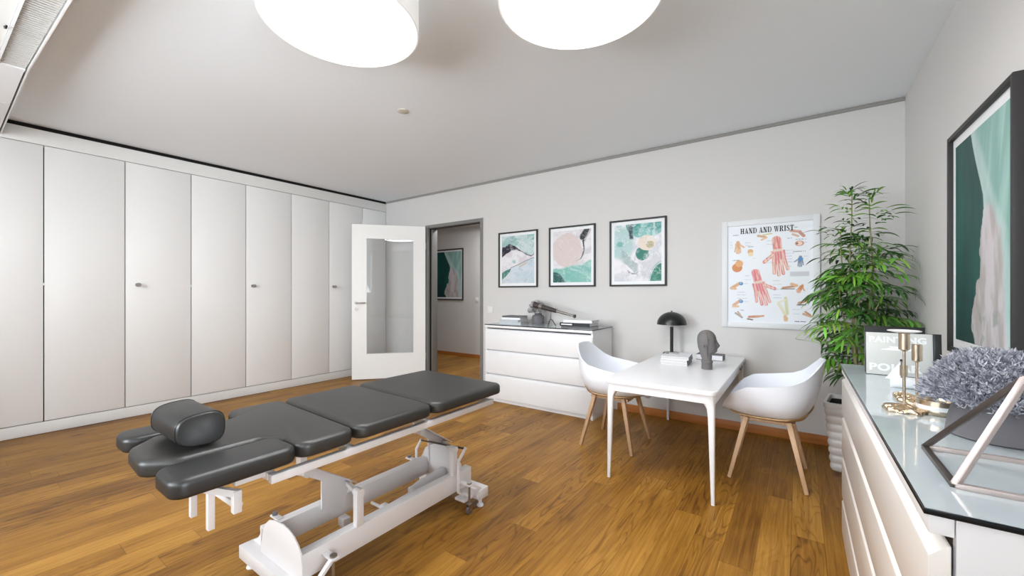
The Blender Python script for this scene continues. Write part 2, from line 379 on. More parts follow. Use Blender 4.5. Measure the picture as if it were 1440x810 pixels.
def art_blush(u, v):
    w = fbm(u * 4, v * 4, 21) - .5; w2 = fbm(u * 10, v * 10, 25) - .5
    c = lerp(full(u, C(206, 203, 206)), full(u, C(228, 226, 230)), sst(.35, .65, fbm(u * 3 + w * 2, v * 7 + w, 23)))
    d = np.hypot((u - .38) / .40, (v - .62) / .34) + w * .12
    c = lerp(c, full(u, C(214, 200, 198)), sst(1.0, .92, d))
    sea = lerp(full(u, C(126, 186, 176)), full(u, C(186, 214, 210)), sst(.4, .66, fbm(u * 4 + w * 3, v * 12 + u * 3, 27)))
    hor = .30 + .10 * (u - .4) + w * .12 + .06 * sst(.7, 1, u)
    c = lerp(c, sea, sst(.02, -.02, v - hor))
    c = lerp(c, full(u, C(26, 92, 88)), sst(.01, -.01, np.hypot(u - .02, (v + .12)) - .32 + w2 * .03))
    xs = np.interp(v, [.40, .44, .52, .60, .70, .78, .84, 1], [.60, .72, .78, .815, .81, .80, .82, .93])
    wd = np.interp(v, [.40, .44, .52, .6, .7, .78, .82, .88, .94, 1], [.0, .012, .016, .012, .016, .02, .06, .10, .08, .07])
    xs2 = np.where(v > .8, xs - .04, xs)
    c = lerp(c, full(u, C(40, 40, 44)), sst(.01, -.006, np.abs(u - xs2 + w2 * .05) - wd) * sst(.39, .41, v))
    c = lerp(c, full(u, C(170, 166, 160)), .7 * sst(.02, 0, np.abs(u - xs - .06 - w2 * .08) - .01) * sst(.75, .8, v))
    return veins(c, u, v, 331, k=0.45)
def art_reef(u, v):
    w = fbm(u * 4, v * 4, 41) - .5; w2 = fbm(u * 10, v * 10, 45) - .5
    c = lerp(full(u, C(206, 206, 214)), full(u, C(236, 232, 238)), sst(.35, .65, fbm(u * 3 + w * 2, v * 5 + w, 43)))
    c = lerp(c, full(u, C(176, 204, 204)), sst(.35, .2, np.hypot((u - .18), (v - .70) * .9) + w * .3))
    c = lerp(c, full(u, C(120, 176, 174)), sst(.08, .04, np.hypot((u - .14) * .7, (v - .66) * 1.6) + w2 * .08))
    teal = lerp(full(u, C(64, 148, 142)), full(u, C(136, 192, 186)), sst(.35, .62, fbm(u * 5 + w * 4, v * 5, 47)))
    m = sst(.02, -.02, np.hypot((u - .66) / .42, (v - 1.02) / .28) - 1 + w * .25)
    c = lerp(c, teal, m)
    c = lerp(c, full(u, C(24, 68, 72)), sst(.02, -.01, np.abs(u - .36 + (v - .9) * .1) - .035 + w2 * .04) * sst(.72, .76, v))
    c = lerp(c, full(u, C(38, 122, 108)), sst(.015, -.015, np.hypot((u - .60) / .14, (v - .48) / .12) - 1 + w * .5))
    c = lerp(c, full(u, C(226, 214, 200)), sst(.02, -.02, np.hypot((u - .70) / .19, (v - .66) / .13) - 1 + w * .2))
    c = lerp(c, full(u, C(170, 160, 118)), .8 * sst(.02, -.02, np.hypot((u - .77) / .08, (v - .63) / .07) - 1 + w2 * .9))
    c = lerp(c, full(u, C(150, 172, 172)), .8 * sst(.02, -.02, np.abs((v - .35) + (u - .32) * .8) / .09 - 1 + w * 1.2) * sst(.12, .2, u) * sst(.55, .48, u))
    c = lerp(c, full(u, C(70, 84, 88)), .8 * sst(.02, .006, np.abs(v - .13 - (u - .42) ** 2 * 3 + w2 * .06)) * sst(.28, .32, u) * sst(.56, .5, u))
    c = lerp(c, full(u, C(28, 124, 104)), sst(.015, -.015, np.hypot((u - 1.05) / .28, (v + .05) / .36) - 1 + w * .1))
    c = lerp(c, full(u, C(120, 180, 172)), .7 * sst(.05, 0, np.abs(np.hypot((u - 1.05) / .28, (v + .05) / .36) - 1.08)))
    return veins(c, u, v, 361, k=1.0)
def art_coast(u, v):
    w = fbm(u * 3, v * 4, 61) - .5; w2 = fbm(u * 14, v * 14, 65) - .5; st = fbm(u * 22 + v * 3, v * 2, 67)
    c = lerp(full(u, C(134, 178, 170)), full(u, C(168, 202, 196)), sst(.3, .7, fbm(u * 10 - v * 3, v * 1.6, 63)))
    edge = np.interp(v, [0, .08, .2, .34, .5, .62, .68, .75, .85, .95, 1], [.40, .36, .40, .50, .50, .57, .56, .51, .43, .36, .33]) + w2 * np.where(v < .62, .10, .015)
    rt = np.interp(v, [0, .15, .35, .5, .62, .75, 1], [.98, .93, .90, .86, .72, .58, .36]) + w * .05
    sand = lerp(full(u, C(176, 168, 166)), full(u, C(206, 200, 204)), sst(.3, .7, fbm(u * 14, v * 5, 69)))
    sand = lerp(sand, full(u, C(140, 150, 140)), .6 * sst(.55, .7, fbm(u * 16, v * 16, 71)) * sst(.3, .1, v))
    c = lerp(c, sand, sst(.015, -.015, u - rt) * sst(.66, .60, v))
    foam = sst(.09, .0, np.abs(u - (rt + .02))) * (.4 + .6 * st)
    c = lerp(c, full(u, C(196, 216, 214)), .8 * foam)
    c = lerp(c, full(u, C(200, 214, 212)), .6 * sst(.10, .0, u - edge) * sst(.5, .6, v))
    sea = lerp(full(u, C(12, 58, 58)), full(u, C(20, 88, 80)), sst(.3, .7, fbm(u * 4, v * 1.5, 73)))
    c = lerp(c, sea, sst(.006, -.006, u - edge))
    return c

def seg(u, v, x0, y0, x1, y1):
    dx, dy = x1 - x0, y1 - y0; t = np.clip(((u - x0) * dx + (v - y0) * dy) / (dx * dx + dy * dy), 0, 1)
    return np.hypot(u - x0 - t * dx, v - y0 - t * dy), t
def art_anatomy(u, v):
    asp = .82 / .58; V = v * asp       # isotropic units of the sheet's width
    c = full(u, C(236, 240, 246))
    px = .004
    def put(d, r, col, a=1.0):
        nonlocal c; c = lerp(c, full(u, np.array(srgb(*col))), a * sst(r + px, r - px, d))
    def hand(cx, cy, s, ang, flip, skin, red, detail=True):
        nonlocal c
        ca, sa = math.cos(ang), math.sin(ang)
        U = ((u - cx) * ca + (V - cy) * sa) / s * flip; W = (-(u - cx) * sa + (V - cy) * ca) / s      # fingers to -W
        st = vnoise(U * 26, W * 3, 91)
        tone = lerp(full(u, np.array(srgb(*skin))), full(u, np.array(srgb(*red))), sst(.35, .65, st))
        def p(d, r, a=1.0):
            nonlocal c; c = lerp(c, tone, a * sst(r + px / s, r - px / s, d))
        pts = [(-.26, -.2, -.36, -.78, .085), (-.09, -.25, -.13, -1.02, .085), (.09, -.25, .09, -1.08, .085), (.26, -.2, .30, -.95, .085), (.25, .15, .72, -.22, .10)]
        for a, b_, d_, e, r in pts:
            dd, t = seg(U, W, a, b_, d_, e); p(dd, r * 1.0 - .03 * 0)
        p(np.maximum(np.abs(U) - .26 - .06 * W * 0, np.abs(W + .02) - .30), .08)
        if detail:
            dd, t = seg(U, W, 0, .3, 0, 1.0); p(dd, .22)
            pale = full(u, C(232, 220, 206))
            c = lerp(c, pale, .8 * sst(.1, .05, np.abs(W - .38)) * sst(.26, .22, np.abs(U)))
            for a, b_, d_, e, r in pts:
                dd, t = seg(U, W, a, b_, d_, e); c = lerp(c, full(u, C(238, 226, 206)), .75 * sst(.03, .015, dd))
            for k in (-.2, -.06, .07, .2):
                c = lerp(c, full(u, C(236, 214, 200)), .6 * sst(.025, .01, np.abs(U - k * (1.0 - .2 * W))) * sst(.42, .36, np.abs(W)))
        else:
            dd, t = seg(U, W, 0, .2, 0, .5); p(dd, .22)
    hand(.62, .94, .24, .10, -1, (232, 190, 174), (220, 128, 132))
    hand(.40, .50, .23, -.22 + PI * 0 + .45, 1, (230, 184, 174), (220, 120, 130))
    hand(.13, 1.12, .105, 0, 1, (226, 188, 150), (214, 168, 128), False)
    hand(.865, .88, .085, 0, -1, (150, 160, 176), (110, 130, 160), False)
    put(np.hypot(u - .865, V - .89), .022, (80, 140, 200))
    hand(.87, .50, .07, -.5, 1, (222, 160, 116), (206, 134, 92), False)
    # small figures: blobs and limbs
    rnd = random.Random(3)
    for (x, y, s, col) in ((.12, .80, .065, (214, 140, 92)), (.145, .86, .05, (226, 170, 120)), (.285, 1.03, .035, (216, 176, 124)), (.29, .99, .03, (236, 214, 170)),
                           (.855, 1.11, .05, (206, 150, 132)), (.855, 1.11, .03, (238, 214, 196)), (.83, 1.11, .012, (150, 90, 80))):
        put(np.hypot((u - x), (V - y) * (1.35 if s == .05 and x > .8 else 1)), s, col)
    for (x0, y0, x1, y1, r, col) in ((.05, .50, .15, .57, .022, (214, 170, 132)), (.05, .50, .10, .49, .016, (222, 186, 150)), (.08, .25, .16, .32, .02, (214, 170, 140)), (.07, .23, .13, .23, .016, (222, 190, 160)),
                                     (.10, .13, .18, .07, .013, (170, 160, 150)), (.13, .15, .16, .10, .012, (190, 170, 150)), (.27, .08, .38, .09, .016, (206, 140, 110)), (.25, .05, .31, .04, .009, (120, 96, 80)), (.36, .085, .44, .10, .013, (214, 160, 130)),
                                     (.38, 1.25, .46, 1.23, .016, (204, 166, 130)), (.44, 1.26, .54, 1.27, .008, (206, 200, 130)), (.42, 1.19, .48, 1.22, .012, (220, 190, 150)),
                                     (.76, 1.29, .86, 1.27, .018, (206, 160, 144)), (.86, 1.26, .90, 1.21, .02, (196, 146, 130)), (.78, 1.24, .84, 1.21, .014, (214, 178, 160)),
                                     (.67, .50, .80, .52, .014, (196, 144, 112)), (.77, .55, .82, .53, .02, (222, 176, 140)), (.65, .485, .80, .485, .006, (120, 100, 84)),
                                     (.85, .29, .93, .32, .016, (206, 146, 116)), (.83, .265, .92, .265, .007, (90, 70, 66)), (.90, .33, .96, .35, .010, (214, 170, 150)),
                                     (.90, .14, .98, .11, .016, (206, 170, 140)), (.92, .17, .97, .13, .012, (190, 150, 120)),
                                     (.62, .28, .70, .12, .018, (226, 222, 196)), (.70, .36, .72, .14, .018, (214, 216, 176)), (.62, .30, .70, .33, .010, (232, 226, 204)), (.695, .10, .70, .05, .02, (222, 186, 150)), (.72, .08, .715, .04, .008, (226, 176, 130))):
        d, t = seg(u, V, x0, y0, x1, y1); put(d, r, col)
    for y in (.565, .305): put(np.hypot(u - .17, V - y), .025, (84, 140, 190)); put(np.hypot(u - .165, V - y - .006), .010, (170, 206, 232))
    # caption lines (too small to read in the photograph)
    rr = random.Random(11)
    for (x0, x1, ys) in ((.03, .08, (1.1, 1.14, 1.18)), (.22, .31, (1.12, 1.16)), (.21, .30, (.68, .62)), (.48, .57, (1.17, 1.12, .93, .86)), (.70, .80, (1.02, .98, .94, .90, .86, .80)), (.90, .97, (1.12, .93)), (.12, .25, (.44, .40, .35)), (.55, .66, (.60, .55, .48, .40, .36)), (.20, .27, (.565, .305)), (.78, .88, (.20, .14)), (.32, .36, (.93, .70))):
        for y in ys:
            m = sst(.006, .002, np.abs(V - y)) * sst(.0, .004, u - x0) * sst(0, -.004, u - x1 + rr.random() * .03)
            c = lerp(c, full(u, C(160, 168, 180)), .6 * m * (.4 + .6 * (vnoise(u * 160, V * 40, 5) > .4)))
    for (x, y, w_) in ((.07, 1.28, .07), (.25, 1.10, .07), (.06, .91, .09), (.42, 1.30, .06), (.80, 1.335, .04), (.80, 1.165, .13), (.78, 1.0, .14), (.15, .175, .06), (.72, 1.19, .05)):
        m = sst(.009, .004, np.abs(V - y)) * (u > x) * (u < x + w_) * (vnoise(u * 220, V * 60, 8) > .35)
        c = lerp(c, full(u, C(120, 126, 140)), .7 * m)
    m = sst(.004, .0, np.abs(V - .69) - .03) * (u > .75) * (u < .96); c = lerp(c, full(u, C(206, 208, 214)), m)
    c = lerp(c, full(u, C(50, 54, 66)), sst(.007, .003, np.abs(V - .035)) * (u > .80) * (u < .92) * (vnoise(u * 120, V * 10, 8) > .3))
    return c

def picture(name, origin, du, dv, w, h, nx, ny, fn, parent, m=None):
    """flat print: a fine grid whose point colours carry the printed image"""
    o, du, dv = Vector(origin), Vector(du), Vector(dv)
    par = Vector(parent.location)
    us = np.linspace(0, 1, nx); vs = np.linspace(0, 1, ny); U, V = np.meshgrid(us, vs)
    P = np.array(o - par)[None, None, :] + U[..., None] * np.array(du * w) + V[..., None] * np.array(dv * h)
    idx = np.arange(nx * ny).reshape(ny, nx)
    F = np.stack([idx[:-1, :-1], idx[:-1, 1:], idx[1:, 1:], idx[1:, :-1]], -1).reshape(-1, 4)
    me = bpy.data.meshes.new(name); me.from_pydata(P.reshape(-1, 3).tolist(), [], F.tolist())
    cols = fn(U, V); a = me.color_attributes.new('tint', 'FLOAT_COLOR', 'POINT')
    buf = np.ones((nx * ny, 4), dtype=np.float32); buf[:, :3] = np.clip(cols.reshape(-1, 3), 0, 1); a.data.foreach_set('color', buf.ravel())
    me.materials.append(m or M_print); ob = bpy.data.objects.new(name, me); COL.objects.link(ob); ob.parent = parent
    return ob

def text(body, size, loc, rot, m, parent, name='lettering', off=0, ext=.0006, xs=1.0, align='LEFT'):
    cu = bpy.data.curves.new('txt', 'FONT'); cu.body = body; cu.size = size; cu.extrude = ext; cu.offset = off; cu.align_x = align; cu.space_character = 1.05; cu.resolution_u = 3
    t = bpy.data.objects.new('txt', cu); COL.objects.link(t)
    dg = bpy.context.evaluated_depsgraph_get(); me = bpy.data.meshes.new_from_object(t.evaluated_get(dg)); bpy.data.objects.remove(t)
    me.transform(Matrix.Diagonal((xs, 1, 1, 1)))
    me.transform(Matrix.Translation(Vector(loc) - Vector(parent.location)) @ rot.to_4x4())
    me.materials.clear(); me.materials.append(m)
    o = bpy.data.objects.new(name, me); COL.objects.link(o); o.parent = parent
    return o

# ------------------------------------------------------------------ room shell
XL, XR, YB, YS, H = -5.262, .63, 4.04, -1.55, 2.62
XLL = -5.86                                   # masonry behind the wardrobes
DX0, DX1, DZ = -4.37, -3.31, 2.165            # doorway in the back wall
struct(BX(-8.2, XR + .15, YS - .15, 6.0, -.12, 0).build('floor', M_floor, loc=(0, 0, 0), smooth=False))
struct(BX(XLL - .15, XR + .15, YS - .15, YB + .15, H, H + .12).build('ceiling', M_ceil, smooth=False))
w = MB(); w.box(XLL - .15, DX0, YB, YB + .15, 0, H); w.box(DX1, XR + .15, YB, YB + .15, 0, H); w.box(DX0, DX1, YB, YB + .15, DZ, H)
struct(w.build('wall_back', M_wall, smooth=False))
SW0, SW1, SZ0, SZ1 = -.47, -.03, .50, 2.40       # unseen window added in the right wall to light the wardrobes
w = MB(); w.box(XR, XR + .15, YS, SW0, 0, H); w.box(XR, XR + .15, SW1, YB, 0, H); w.box(XR, XR + .15, SW0, SW1, 0, SZ0); w.box(XR, XR + .15, SW0, SW1, SZ1, H)
struct(w.build('wall_right', M_wallR, smooth=False))
f = MB(); f.box(XR + .05, XR + .11, SW0, SW0 + .06, SZ0, SZ1); f.box(XR + .05, XR + .11, SW1 - .06, SW1, SZ0, SZ1); f.box(XR + .05, XR + .11, SW0 + .06, SW1 - .06, SZ0, SZ0 + .06); f.box(XR + .05, XR + .11, SW0 + .06, SW1 - .06, SZ1 - .06, SZ1)
wf = struct(f.build('window_4', M_white, smooth=False))
BX(XR + .078, XR + .085, SW0 + .06, SW1 - .06, SZ0 + .06, SZ1 - .06).build('window_pane', M_glass, wf)
struct(BX(XLL - .15, XLL, YS - .15, YB, 0, H).build('wall_left', M_wall, smooth=False))
# window wall behind the camera
wins = [(-4.9, -3.45), (-3.15, -1.75), (-1.15, .05)]; wz0, wz1 = .95, 2.40
w = MB(); w.box(XLL - .15, XR + .15, YS - .15, YS, 0, wz0); w.box(XLL - .15, XR + .15, YS - .15, YS, wz1, H)
xs = [XLL - .15] + [k for ab in wins for k in ab] + [XR + .15]
for a, b in zip(xs[0::2], xs[1::2]): w.box(a, b, YS - .15, YS, wz0, wz1)
w.box(-1.15, .05, YS - .15, YS, wz0, 1.15)
struct(w.build('wall_front', M_wall, smooth=False))
for i, (a, b) in enumerate(wins):
    wz0 = 1.15 if i == 2 else .95
    f = MB(); t = .06; y0, y1 = YS - .11, YS - .05
    f.box(a, a + t, y0, y1, wz0, wz1); f.box(b - t, b, y0, y1, wz0, wz1); f.box(a + t, b - t, y0, y1, wz0, wz0 + t); f.box(a + t, b - t, y0, y1, wz1 - t, wz1)
    f.box((a + b) / 2 - .04, (a + b) / 2 + .04, y0, y1, wz0 + t, wz1 - t); f.box(a + t, b - t, y0 + .01, y1 - .01, wz0 + .62, wz0 + .65)
    wf = struct(f.build('window_%d' % (i + 1), M_white, smooth=False))
    BX(a + t, b - t, YS - .085, YS - .078, wz0 + t, wz1 - t).build('window_pane', M_glass, wf)
# baseboards
struct(BX(-1.52, XR, YB - .016, YB, 0, .075, bev=.003).build('baseboard_back', M_basewood))
struct(BX(DX1 + .02, -2.9, YB - .016, YB, 0, .075, bev=.003).build('baseboard_back_corner', M_basewood))
struct(BX(XR - .016, XR, 2.60, YB - .02, 0, .075, bev=.003).build('baseboard_right', wood('oak_baseboard_side', srgb(170, 104, 48), srgb(190, 122, 62), .45, axis='Y')))
# shadow moulding under the ceiling on the back wall
m = MB(); m.box(XL + .002, XR - .001, YB - .012, YB, H - .027, H - .006); m.box(XL + .002, XR - .001, YB - .006, YB, H - .006, H)
struct(m.build('trim_1', M_trimgrey, smooth=False))
# wardrobe fascia, dark strip standing in for the shade of the ceiling gap, and plinth
struct(BX(XL - .018, XL, .262, YB, 2.462, 2.586, bev=.001).build('trim_2', M_fascia))
struct(BX(XL - .05, XL - .006, .262, YB, 2.587, H - .0005).build('gap_shade_strip', M_dark, smooth=False))
struct(BX(XL - .018, XL, YS, YB, .004, .100, bev=.001).build('trim_4', M_fascia))

# bulkhead with ventilation grille over the window side
def yk(x): return .302 + .035 * (x + 3.65) if x > -3.65 else .302 + .006 * (x + 3.65)
ZB = 2.485
def yg(x): return .187 + .027 * (x + 3.5)
m = MB()
def slab(x0, x1, f0, f1, z0, z1, mb):
    mb.prism([(x0, f0(x0)), (x1, f0(x1)), (x1, f1(x1)), (x0, f1(x0))], 'Z', z0, z1)
slab(-3.65, XR - .002, lambda x: yk(x) - .007, yk, ZB, H - .001, m)
slab(XL + .003, -3.65, lambda x: yk(x) - .007, yk, ZB, H - .001, m)
slab(XL + .003, XR - .002, lambda x: YS + .002, lambda x: yg(x) - .0015, ZB, H - .001, m)
struct(m.build('trim_5', M_fascia, smooth=False), 'white boxed bulkhead along the window side of the ceiling', 'bulkhead')
g = thing('ventilation_grille', 'long slatted white ventilation grille in the ceiling bulkhead at the top left', 'grille', (-2.6, .25, ZB + .012))
fr = MB(); slab(-3.65, -.6, yg, lambda x: yg(x) + .011, ZB - .004, ZB + .03, fr)
slab(-3.67, -3.64, yg, lambda x: yk(x) - .014, ZB - .002, ZB + .03, fr)
fr.build('grille_frame', M_white, g, smooth=False)
sl = MB(); k = -3.63
while k < -.62:
    y1 = yk(k) - .014; sl.box(k, k + .011, yg(k) + .012, y1, ZB + .004, ZB + .020); k += .024
sl.build('slats', M_lampside, g, smooth=False)
BX(-3.64, -.6, .20, .288, ZB + .03, ZB + .034).build('backing', M_trimgrey, g, smooth=False)
p = MB(); slab(-4.385, -3.675, yg, lambda x: yk(x) - .016, ZB + .001, ZB + .02, p)
tag(p.build('bulkhead_panel', M_white, smooth=False), 'plain bright white bulkhead panel beyond the end of the ventilation grille', 'panel')
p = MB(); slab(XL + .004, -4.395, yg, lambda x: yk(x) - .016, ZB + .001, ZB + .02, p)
tag(p.build('bulkhead_panel', M_fascia, smooth=False), 'grey bulkhead panel over the left end of the wardrobes', 'panel')
hk = MB(); hk.tube([(-3.12, .184, ZB + .005), (-3.12, .184, ZB - .010), (-3.10, .186, ZB - .016), (-3.085, .187, ZB - .010)], .004, 8)
tag(hk.build('ceiling_hook', M_black), 'small black hook under the bulkhead beside the ventilation grille', 'hook')

# ------------------------------------------------------------------ built-in wardrobes (left wall)
seams = [-.515, .002, .518, 1.030, 1.547, 2.069, 2.589, 3.095, 3.617, 4.034]
zt, zb = 2.460, .103
names = {0: ('built-in white wardrobe at the left edge of the picture, under the bulkhead', [(0, 1), (1, 2)], None),
         1: ('built-in white wardrobe pair nearest the camera with a grey knob above the treatment table head', [(2, 3), (3, 4)], (3, 'L')),
         2: ('built-in white wardrobe pair in the middle of the wardrobe wall with a grey knob', [(4, 5), (5, 6)], (5, 'L')),
         3: ('built-in white wardrobe pair beside the open glazed door, knob close to the door edge', [(6, 7), (7, 8)], (7, 'L')),
         4: ('narrow white wardrobe panel in the room corner behind the open glazed door', [(8, 9)], None)}
for k, (lab, drs, kn) in names.items():
    y0, y1 = seams[drs[0][0]], seams[drs[-1][1]]
    t = thing('built_in_wardrobe', lab, 'wardrobe', (XL - .3, (y0 + y1) / 2, 0), 'built-in wardrobes along the left wall')
    BX(XLL + .005, XL - .022, y0 + .006, y1 - .006, .004, 2.455).build('carcass', M_trimgrey, t, smooth=False)
    for a, b in drs:
        d = BX(XL - .020, XL, seams[a] + .0035, seams[b] - .0035, zb + .004, zt - .003, bev=.0015).build('door', M_cab, t)
        if kn and kn[0] == a:
            ky = seams[a] + .09 - (.0 if k == 1 else .008 * k)
            kb = MB(); kz = 1.275 + .004 * k
            kb.cyl((XL, ky, kz), (XL + .004, ky, kz), .019); kb.cyl((XL + .004, ky, kz), (XL + .028, ky, kz), .008, n=16)
            kb.cyl((XL + .028, ky, kz), (XL + .046, ky, kz), .017, .019); kb.cyl((XL + .046, ky, kz), (XL + .048, ky, kz), .012)
            kb.build('knob', M_chrome, d)
    if len(drs) == 2:
        ym = seams[drs[0][0]]
        if k in (1, 2, 3):
            BX(XL - .001, XL + .003, ym - .006, ym + .006, 1.265, 1.285, bev=.001).build('latch', M_white, t)

# ------------------------------------------------------------------ doorway, frame and open glazed door
f = MB(); jt = .045
for x0, x1 in ((DX0, DX0 + jt), (DX1 - jt, DX1)):
    f.box(x0, x1, YB - .012, YB + .162, 0, DZ, bev=.002)
f.box(DX0 + jt, DX1 - jt, YB - .012, YB + .162, DZ - jt, DZ, bev=.002)
fr = struct(f.build('door_1', M_steelgrey), 'grey steel door frame of the open doorway to the hall', 'door frame')
s = MB(); s.box(DX0 + jt, DX0 + jt + .010, YB + .03, YB + .055, 0.0, DZ - jt); s.box(DX1 - jt - .010, DX1 - jt, YB + .03, YB + .055, 0, DZ - jt); s.box(DX0 + jt, DX1 - jt, YB + .03, YB + .055, DZ - jt - .010, DZ - jt)
s.build('rubber_seal', M_rubber, fr, smooth=False)
s = MB(); s.box(DX0 + jt, DX0 + jt + .022, YB + .055, YB + .16, 0.0, DZ - jt, bev=.001); s.box(DX1 - jt - .022, DX1 - jt, YB + .055, YB + .16, 0, DZ - jt, bev=.001)
s.build('door_stop', M_steelgrey, fr)
# leaf: local x from hinge to free edge
hx, hy = DX0 + .012, YB - .022; ex, ey = -5.005, 3.275
ang = math.atan2(ey - hy, ex - hx); LW = math.hypot(ex - hx, ey - hy)
leaf = struct(thing('door_2', 'open white door with a large clear glass panel', 'door', (hx, hy, 0), rotz=0))
del leaf['category']; leaf['category'] = 'door'
def dloc(mb): mb.bm.transform(Matrix.Translation((hx, hy, 0)) @ Matrix.Rotation(ang, 4, 'Z')); return mb
T = .02; gx0, gx1, gz0, gz1 = .155, LW - .18, .345, 1.965; zt2 = 2.145
m = MB(); m.box(0, gx0, -T, T, .012, zt2); m.box(gx1, LW, -T, T, .012, zt2); m.box(gx0, gx1, -T, T, .012, gz0); m.box(gx0, gx1, -T, T, gz1, zt2)
dloc(m).build('door_leaf', M_door, leaf, smooth=False)
m = MB(); b_ = .012
for s_ in (-1, 1):
    y0, y1 = sorted((s_ * (T - .012), s_ * (T + .004)))
    m.box(gx0 - .0, gx0 + b_, y0, y1, gz0, gz1); m.box(gx1 - b_, gx1, y0, y1, gz0, gz1); m.box(gx0 + b_, gx1 - b_, y0, y1, gz0, gz0 + b_); m.box(gx0 + b_, gx1 - b_, y0, y1, gz1 - b_, gz1)
dloc(m).build('glazing_bead', M_door, leaf, smooth=False)
dloc(MB().box(gx0 + .001, gx1 - .001, -.003, .003, gz0 + .001, gz1 - .001)).build('glass_panel', M_glass, leaf, smooth=False)
m = MB(); hz = 1.063
for s_ in (-1, 1):
    m.cyl((LW - .06, s_ * T, hz), (LW - .06, s_ * (T + .008), hz), .024); m.tube([(LW - .06, s_ * (T + .006), hz), (LW - .06, s_ * (T + .048), hz), (LW - .075, s_ * (T + .055), hz), (LW - .18, s_ * (T + .055), hz + .004)], .0095, 10)
h_ = dloc(m).build('door_handle', M_chrome, leaf); h_['label'] = 'brushed steel lever handle'
m = MB()
for s_ in (-1, 1): m.cyl((LW - .06, s_ * T, hz - .085), (LW - .06, s_ * (T + .007), hz - .085), .024); m.box(LW - .066, LW - .054, s_ * (T + .009) - .004, s_ * (T + .009) + .004, hz - .10, hz - .07)
dloc(m).build('lock_escutcheon', M_chrome, leaf)
for z in (.30, 1.87):
    dloc(MB().cyl((-.004, .0, z - .045), (-.004, .0, z + .045), .009, n=12)).build('hinge', M_chrome, leaf)

# hall behind the doorway
HY = 5.75
struct(BX(-8.2, -1.8, HY, HY + .15, 0, H).build('wall_hall', M_wall, smooth=False))
struct(BX(-8.35, -8.2, YB, HY + .15, 0, H).build('wall_hall_left', M_wall, smooth=False))
struct(BX(-1.95, -1.8, YB + .15, HY, 0, H).build('wall_hall_right', M_wall, smooth=False))
struct(BX(-8.35, -5.9, YB, YB + .15, 0, H).build('wall_hall_near', M_wall, smooth=False))
struct(BX(-8.35, -1.8, YB + .151, HY + .15, H, H + .12).build('ceiling_hall', M_ceil, smooth=False))
struct(BX(-8.1, -1.95, HY - .30, HY, 2.44, H).build('trim_6', M_wall, smooth=False))
struct(BX(-8.1, -1.95, HY - .014, HY, 0, .06).build('baseboard_hall', M_basewood))
def switch(name, x, y, z, lab):
    t = thing(name, lab, 'switch', (x, y, z))
    BX(x - .04, x + .04, y - .010, y, z, z + .085, bev=.003).build('plate', M_switch, t)
    BX(x - .028, x + .028, y - .014, y - .008, z + .014, z + .071, bev=.002).build('rocker', M_switch, t)
switch('light_switch', -3.19, YB, .945, 'white light switch on the wall between the doorway and the pictures')
switch('light_switch', -4.86, HY, 1.03, 'small white light switch on the hall wall seen through the doorway')

# ------------------------------------------------------------------ ceiling lights
for (x, y, lab) in ((-1.735, 1.085, 'large round glowing ceiling drum light, the left one above the treatment table'), (-.762, 1.575, 'large round glowing ceiling drum light, the right one nearer the desk')):
    t = thing('ceiling_light', lab, 'ceiling light', (x, y, 2.44), 'round ceiling lights'); r = .347
    MB().lathe([(r - .02, .178), (r - .004, .178), (r, .17), (r, .002), (r - .004, 0), (r - .008, 0), (r - .008, .02), (r - .02, .02), (r - .02, .178)], (x, y, 2.44), 96).build('drum_shade', M_drum, t, angle=50)
    MB().lathe([(0, .002), (r - .009, .002), (r - .009, .012), (0, .012)], (x, y, 2.44), 96).build('diffuser', M_diff, t)
    MB().cyl((x, y, 2.45), (x, y, H - .001), .06).build('ceiling_mount', M_white, t)
sd = MB().lathe([(0, -.006), (.03, -.006), (.044, 0), (.046, .004), (0, .004)], (-2.52, 2.09, H - .005), 32)
tag(sd.build('ceiling_sensor', M_detector), 'small flat beige round sensor on the plain ceiling', 'sensor')

# ------------------------------------------------------------------ framed pictures
def framed(name, lab, group, x0, x1, z0, z1, fw, mw, fn, y=YB, fm=M_blackm, nx=150, ny=190, depth=.022, cat='picture'):
    t = thing(name, lab, cat, ((x0 + x1) / 2, y, z0), group)
    f = MB(); y0, y1 = y - depth, y - .001
    f.box(x0, x0 + fw, y0, y1, z0, z1, bev=.0015); f.box(x1 - fw, x1, y0, y1, z0, z1, bev=.0015); f.box(x0 + fw, x1 - fw, y0, y1, z0, z0 + fw, bev=.0015); f.box(x0 + fw, x1 - fw, y0, y1, z1 - fw, z1, bev=.0015)
    f.build('frame', fm, t)
    if mw > 0: BX(x0 + fw, x1 - fw, y - .008, y - .002, z0 + fw, z1 - fw).build('mount', M_mount, t, smooth=False)
    i = fw + mw
    picture('print', (x0 + i, y - .0095, z0 + i), (1, 0, 0), (0, 0, 1), x1 - x0 - 2 * i, z1 - z0 - 2 * i, nx, ny, fn, t)
    return t
G = 'black-framed abstract pictures over the chest of drawers'
framed('framed_picture', 'black framed abstract print with dark ridge over pale blue, leftmost of three over the chest', G, -3.051, -2.481, 1.268, 1.944, .017, .033, art_ridge)
framed('framed_picture', 'black framed abstract print with a blush pink disc over teal waves, middle of three', G, -2.328, -1.762, 1.268, 1.942, .017, .033, art_blush)
framed('framed_picture', 'black framed abstract print of teal and white marbling with a green centre, rightmost of three', G, -1.603, -1.032, 1.268, 1.942, .017, .033, art_reef)
framed('framed_picture', 'dark green coast print in a black frame hanging in the hall beyond the doorway', None, -5.97, -5.19, 1.065, 2.055, .022, .03, art_coast, y=HY)
ps = framed('anatomy_poster', 'white framed anatomy chart of hand and wrist on the wall above the desk', None, -.556, .139, .902, 1.828, .045, 0, art_anatomy, fm=M_whiteframe, nx=300, ny=440, cat='poster')
RX = Matrix.Rotation(R(90), 3, 'X')
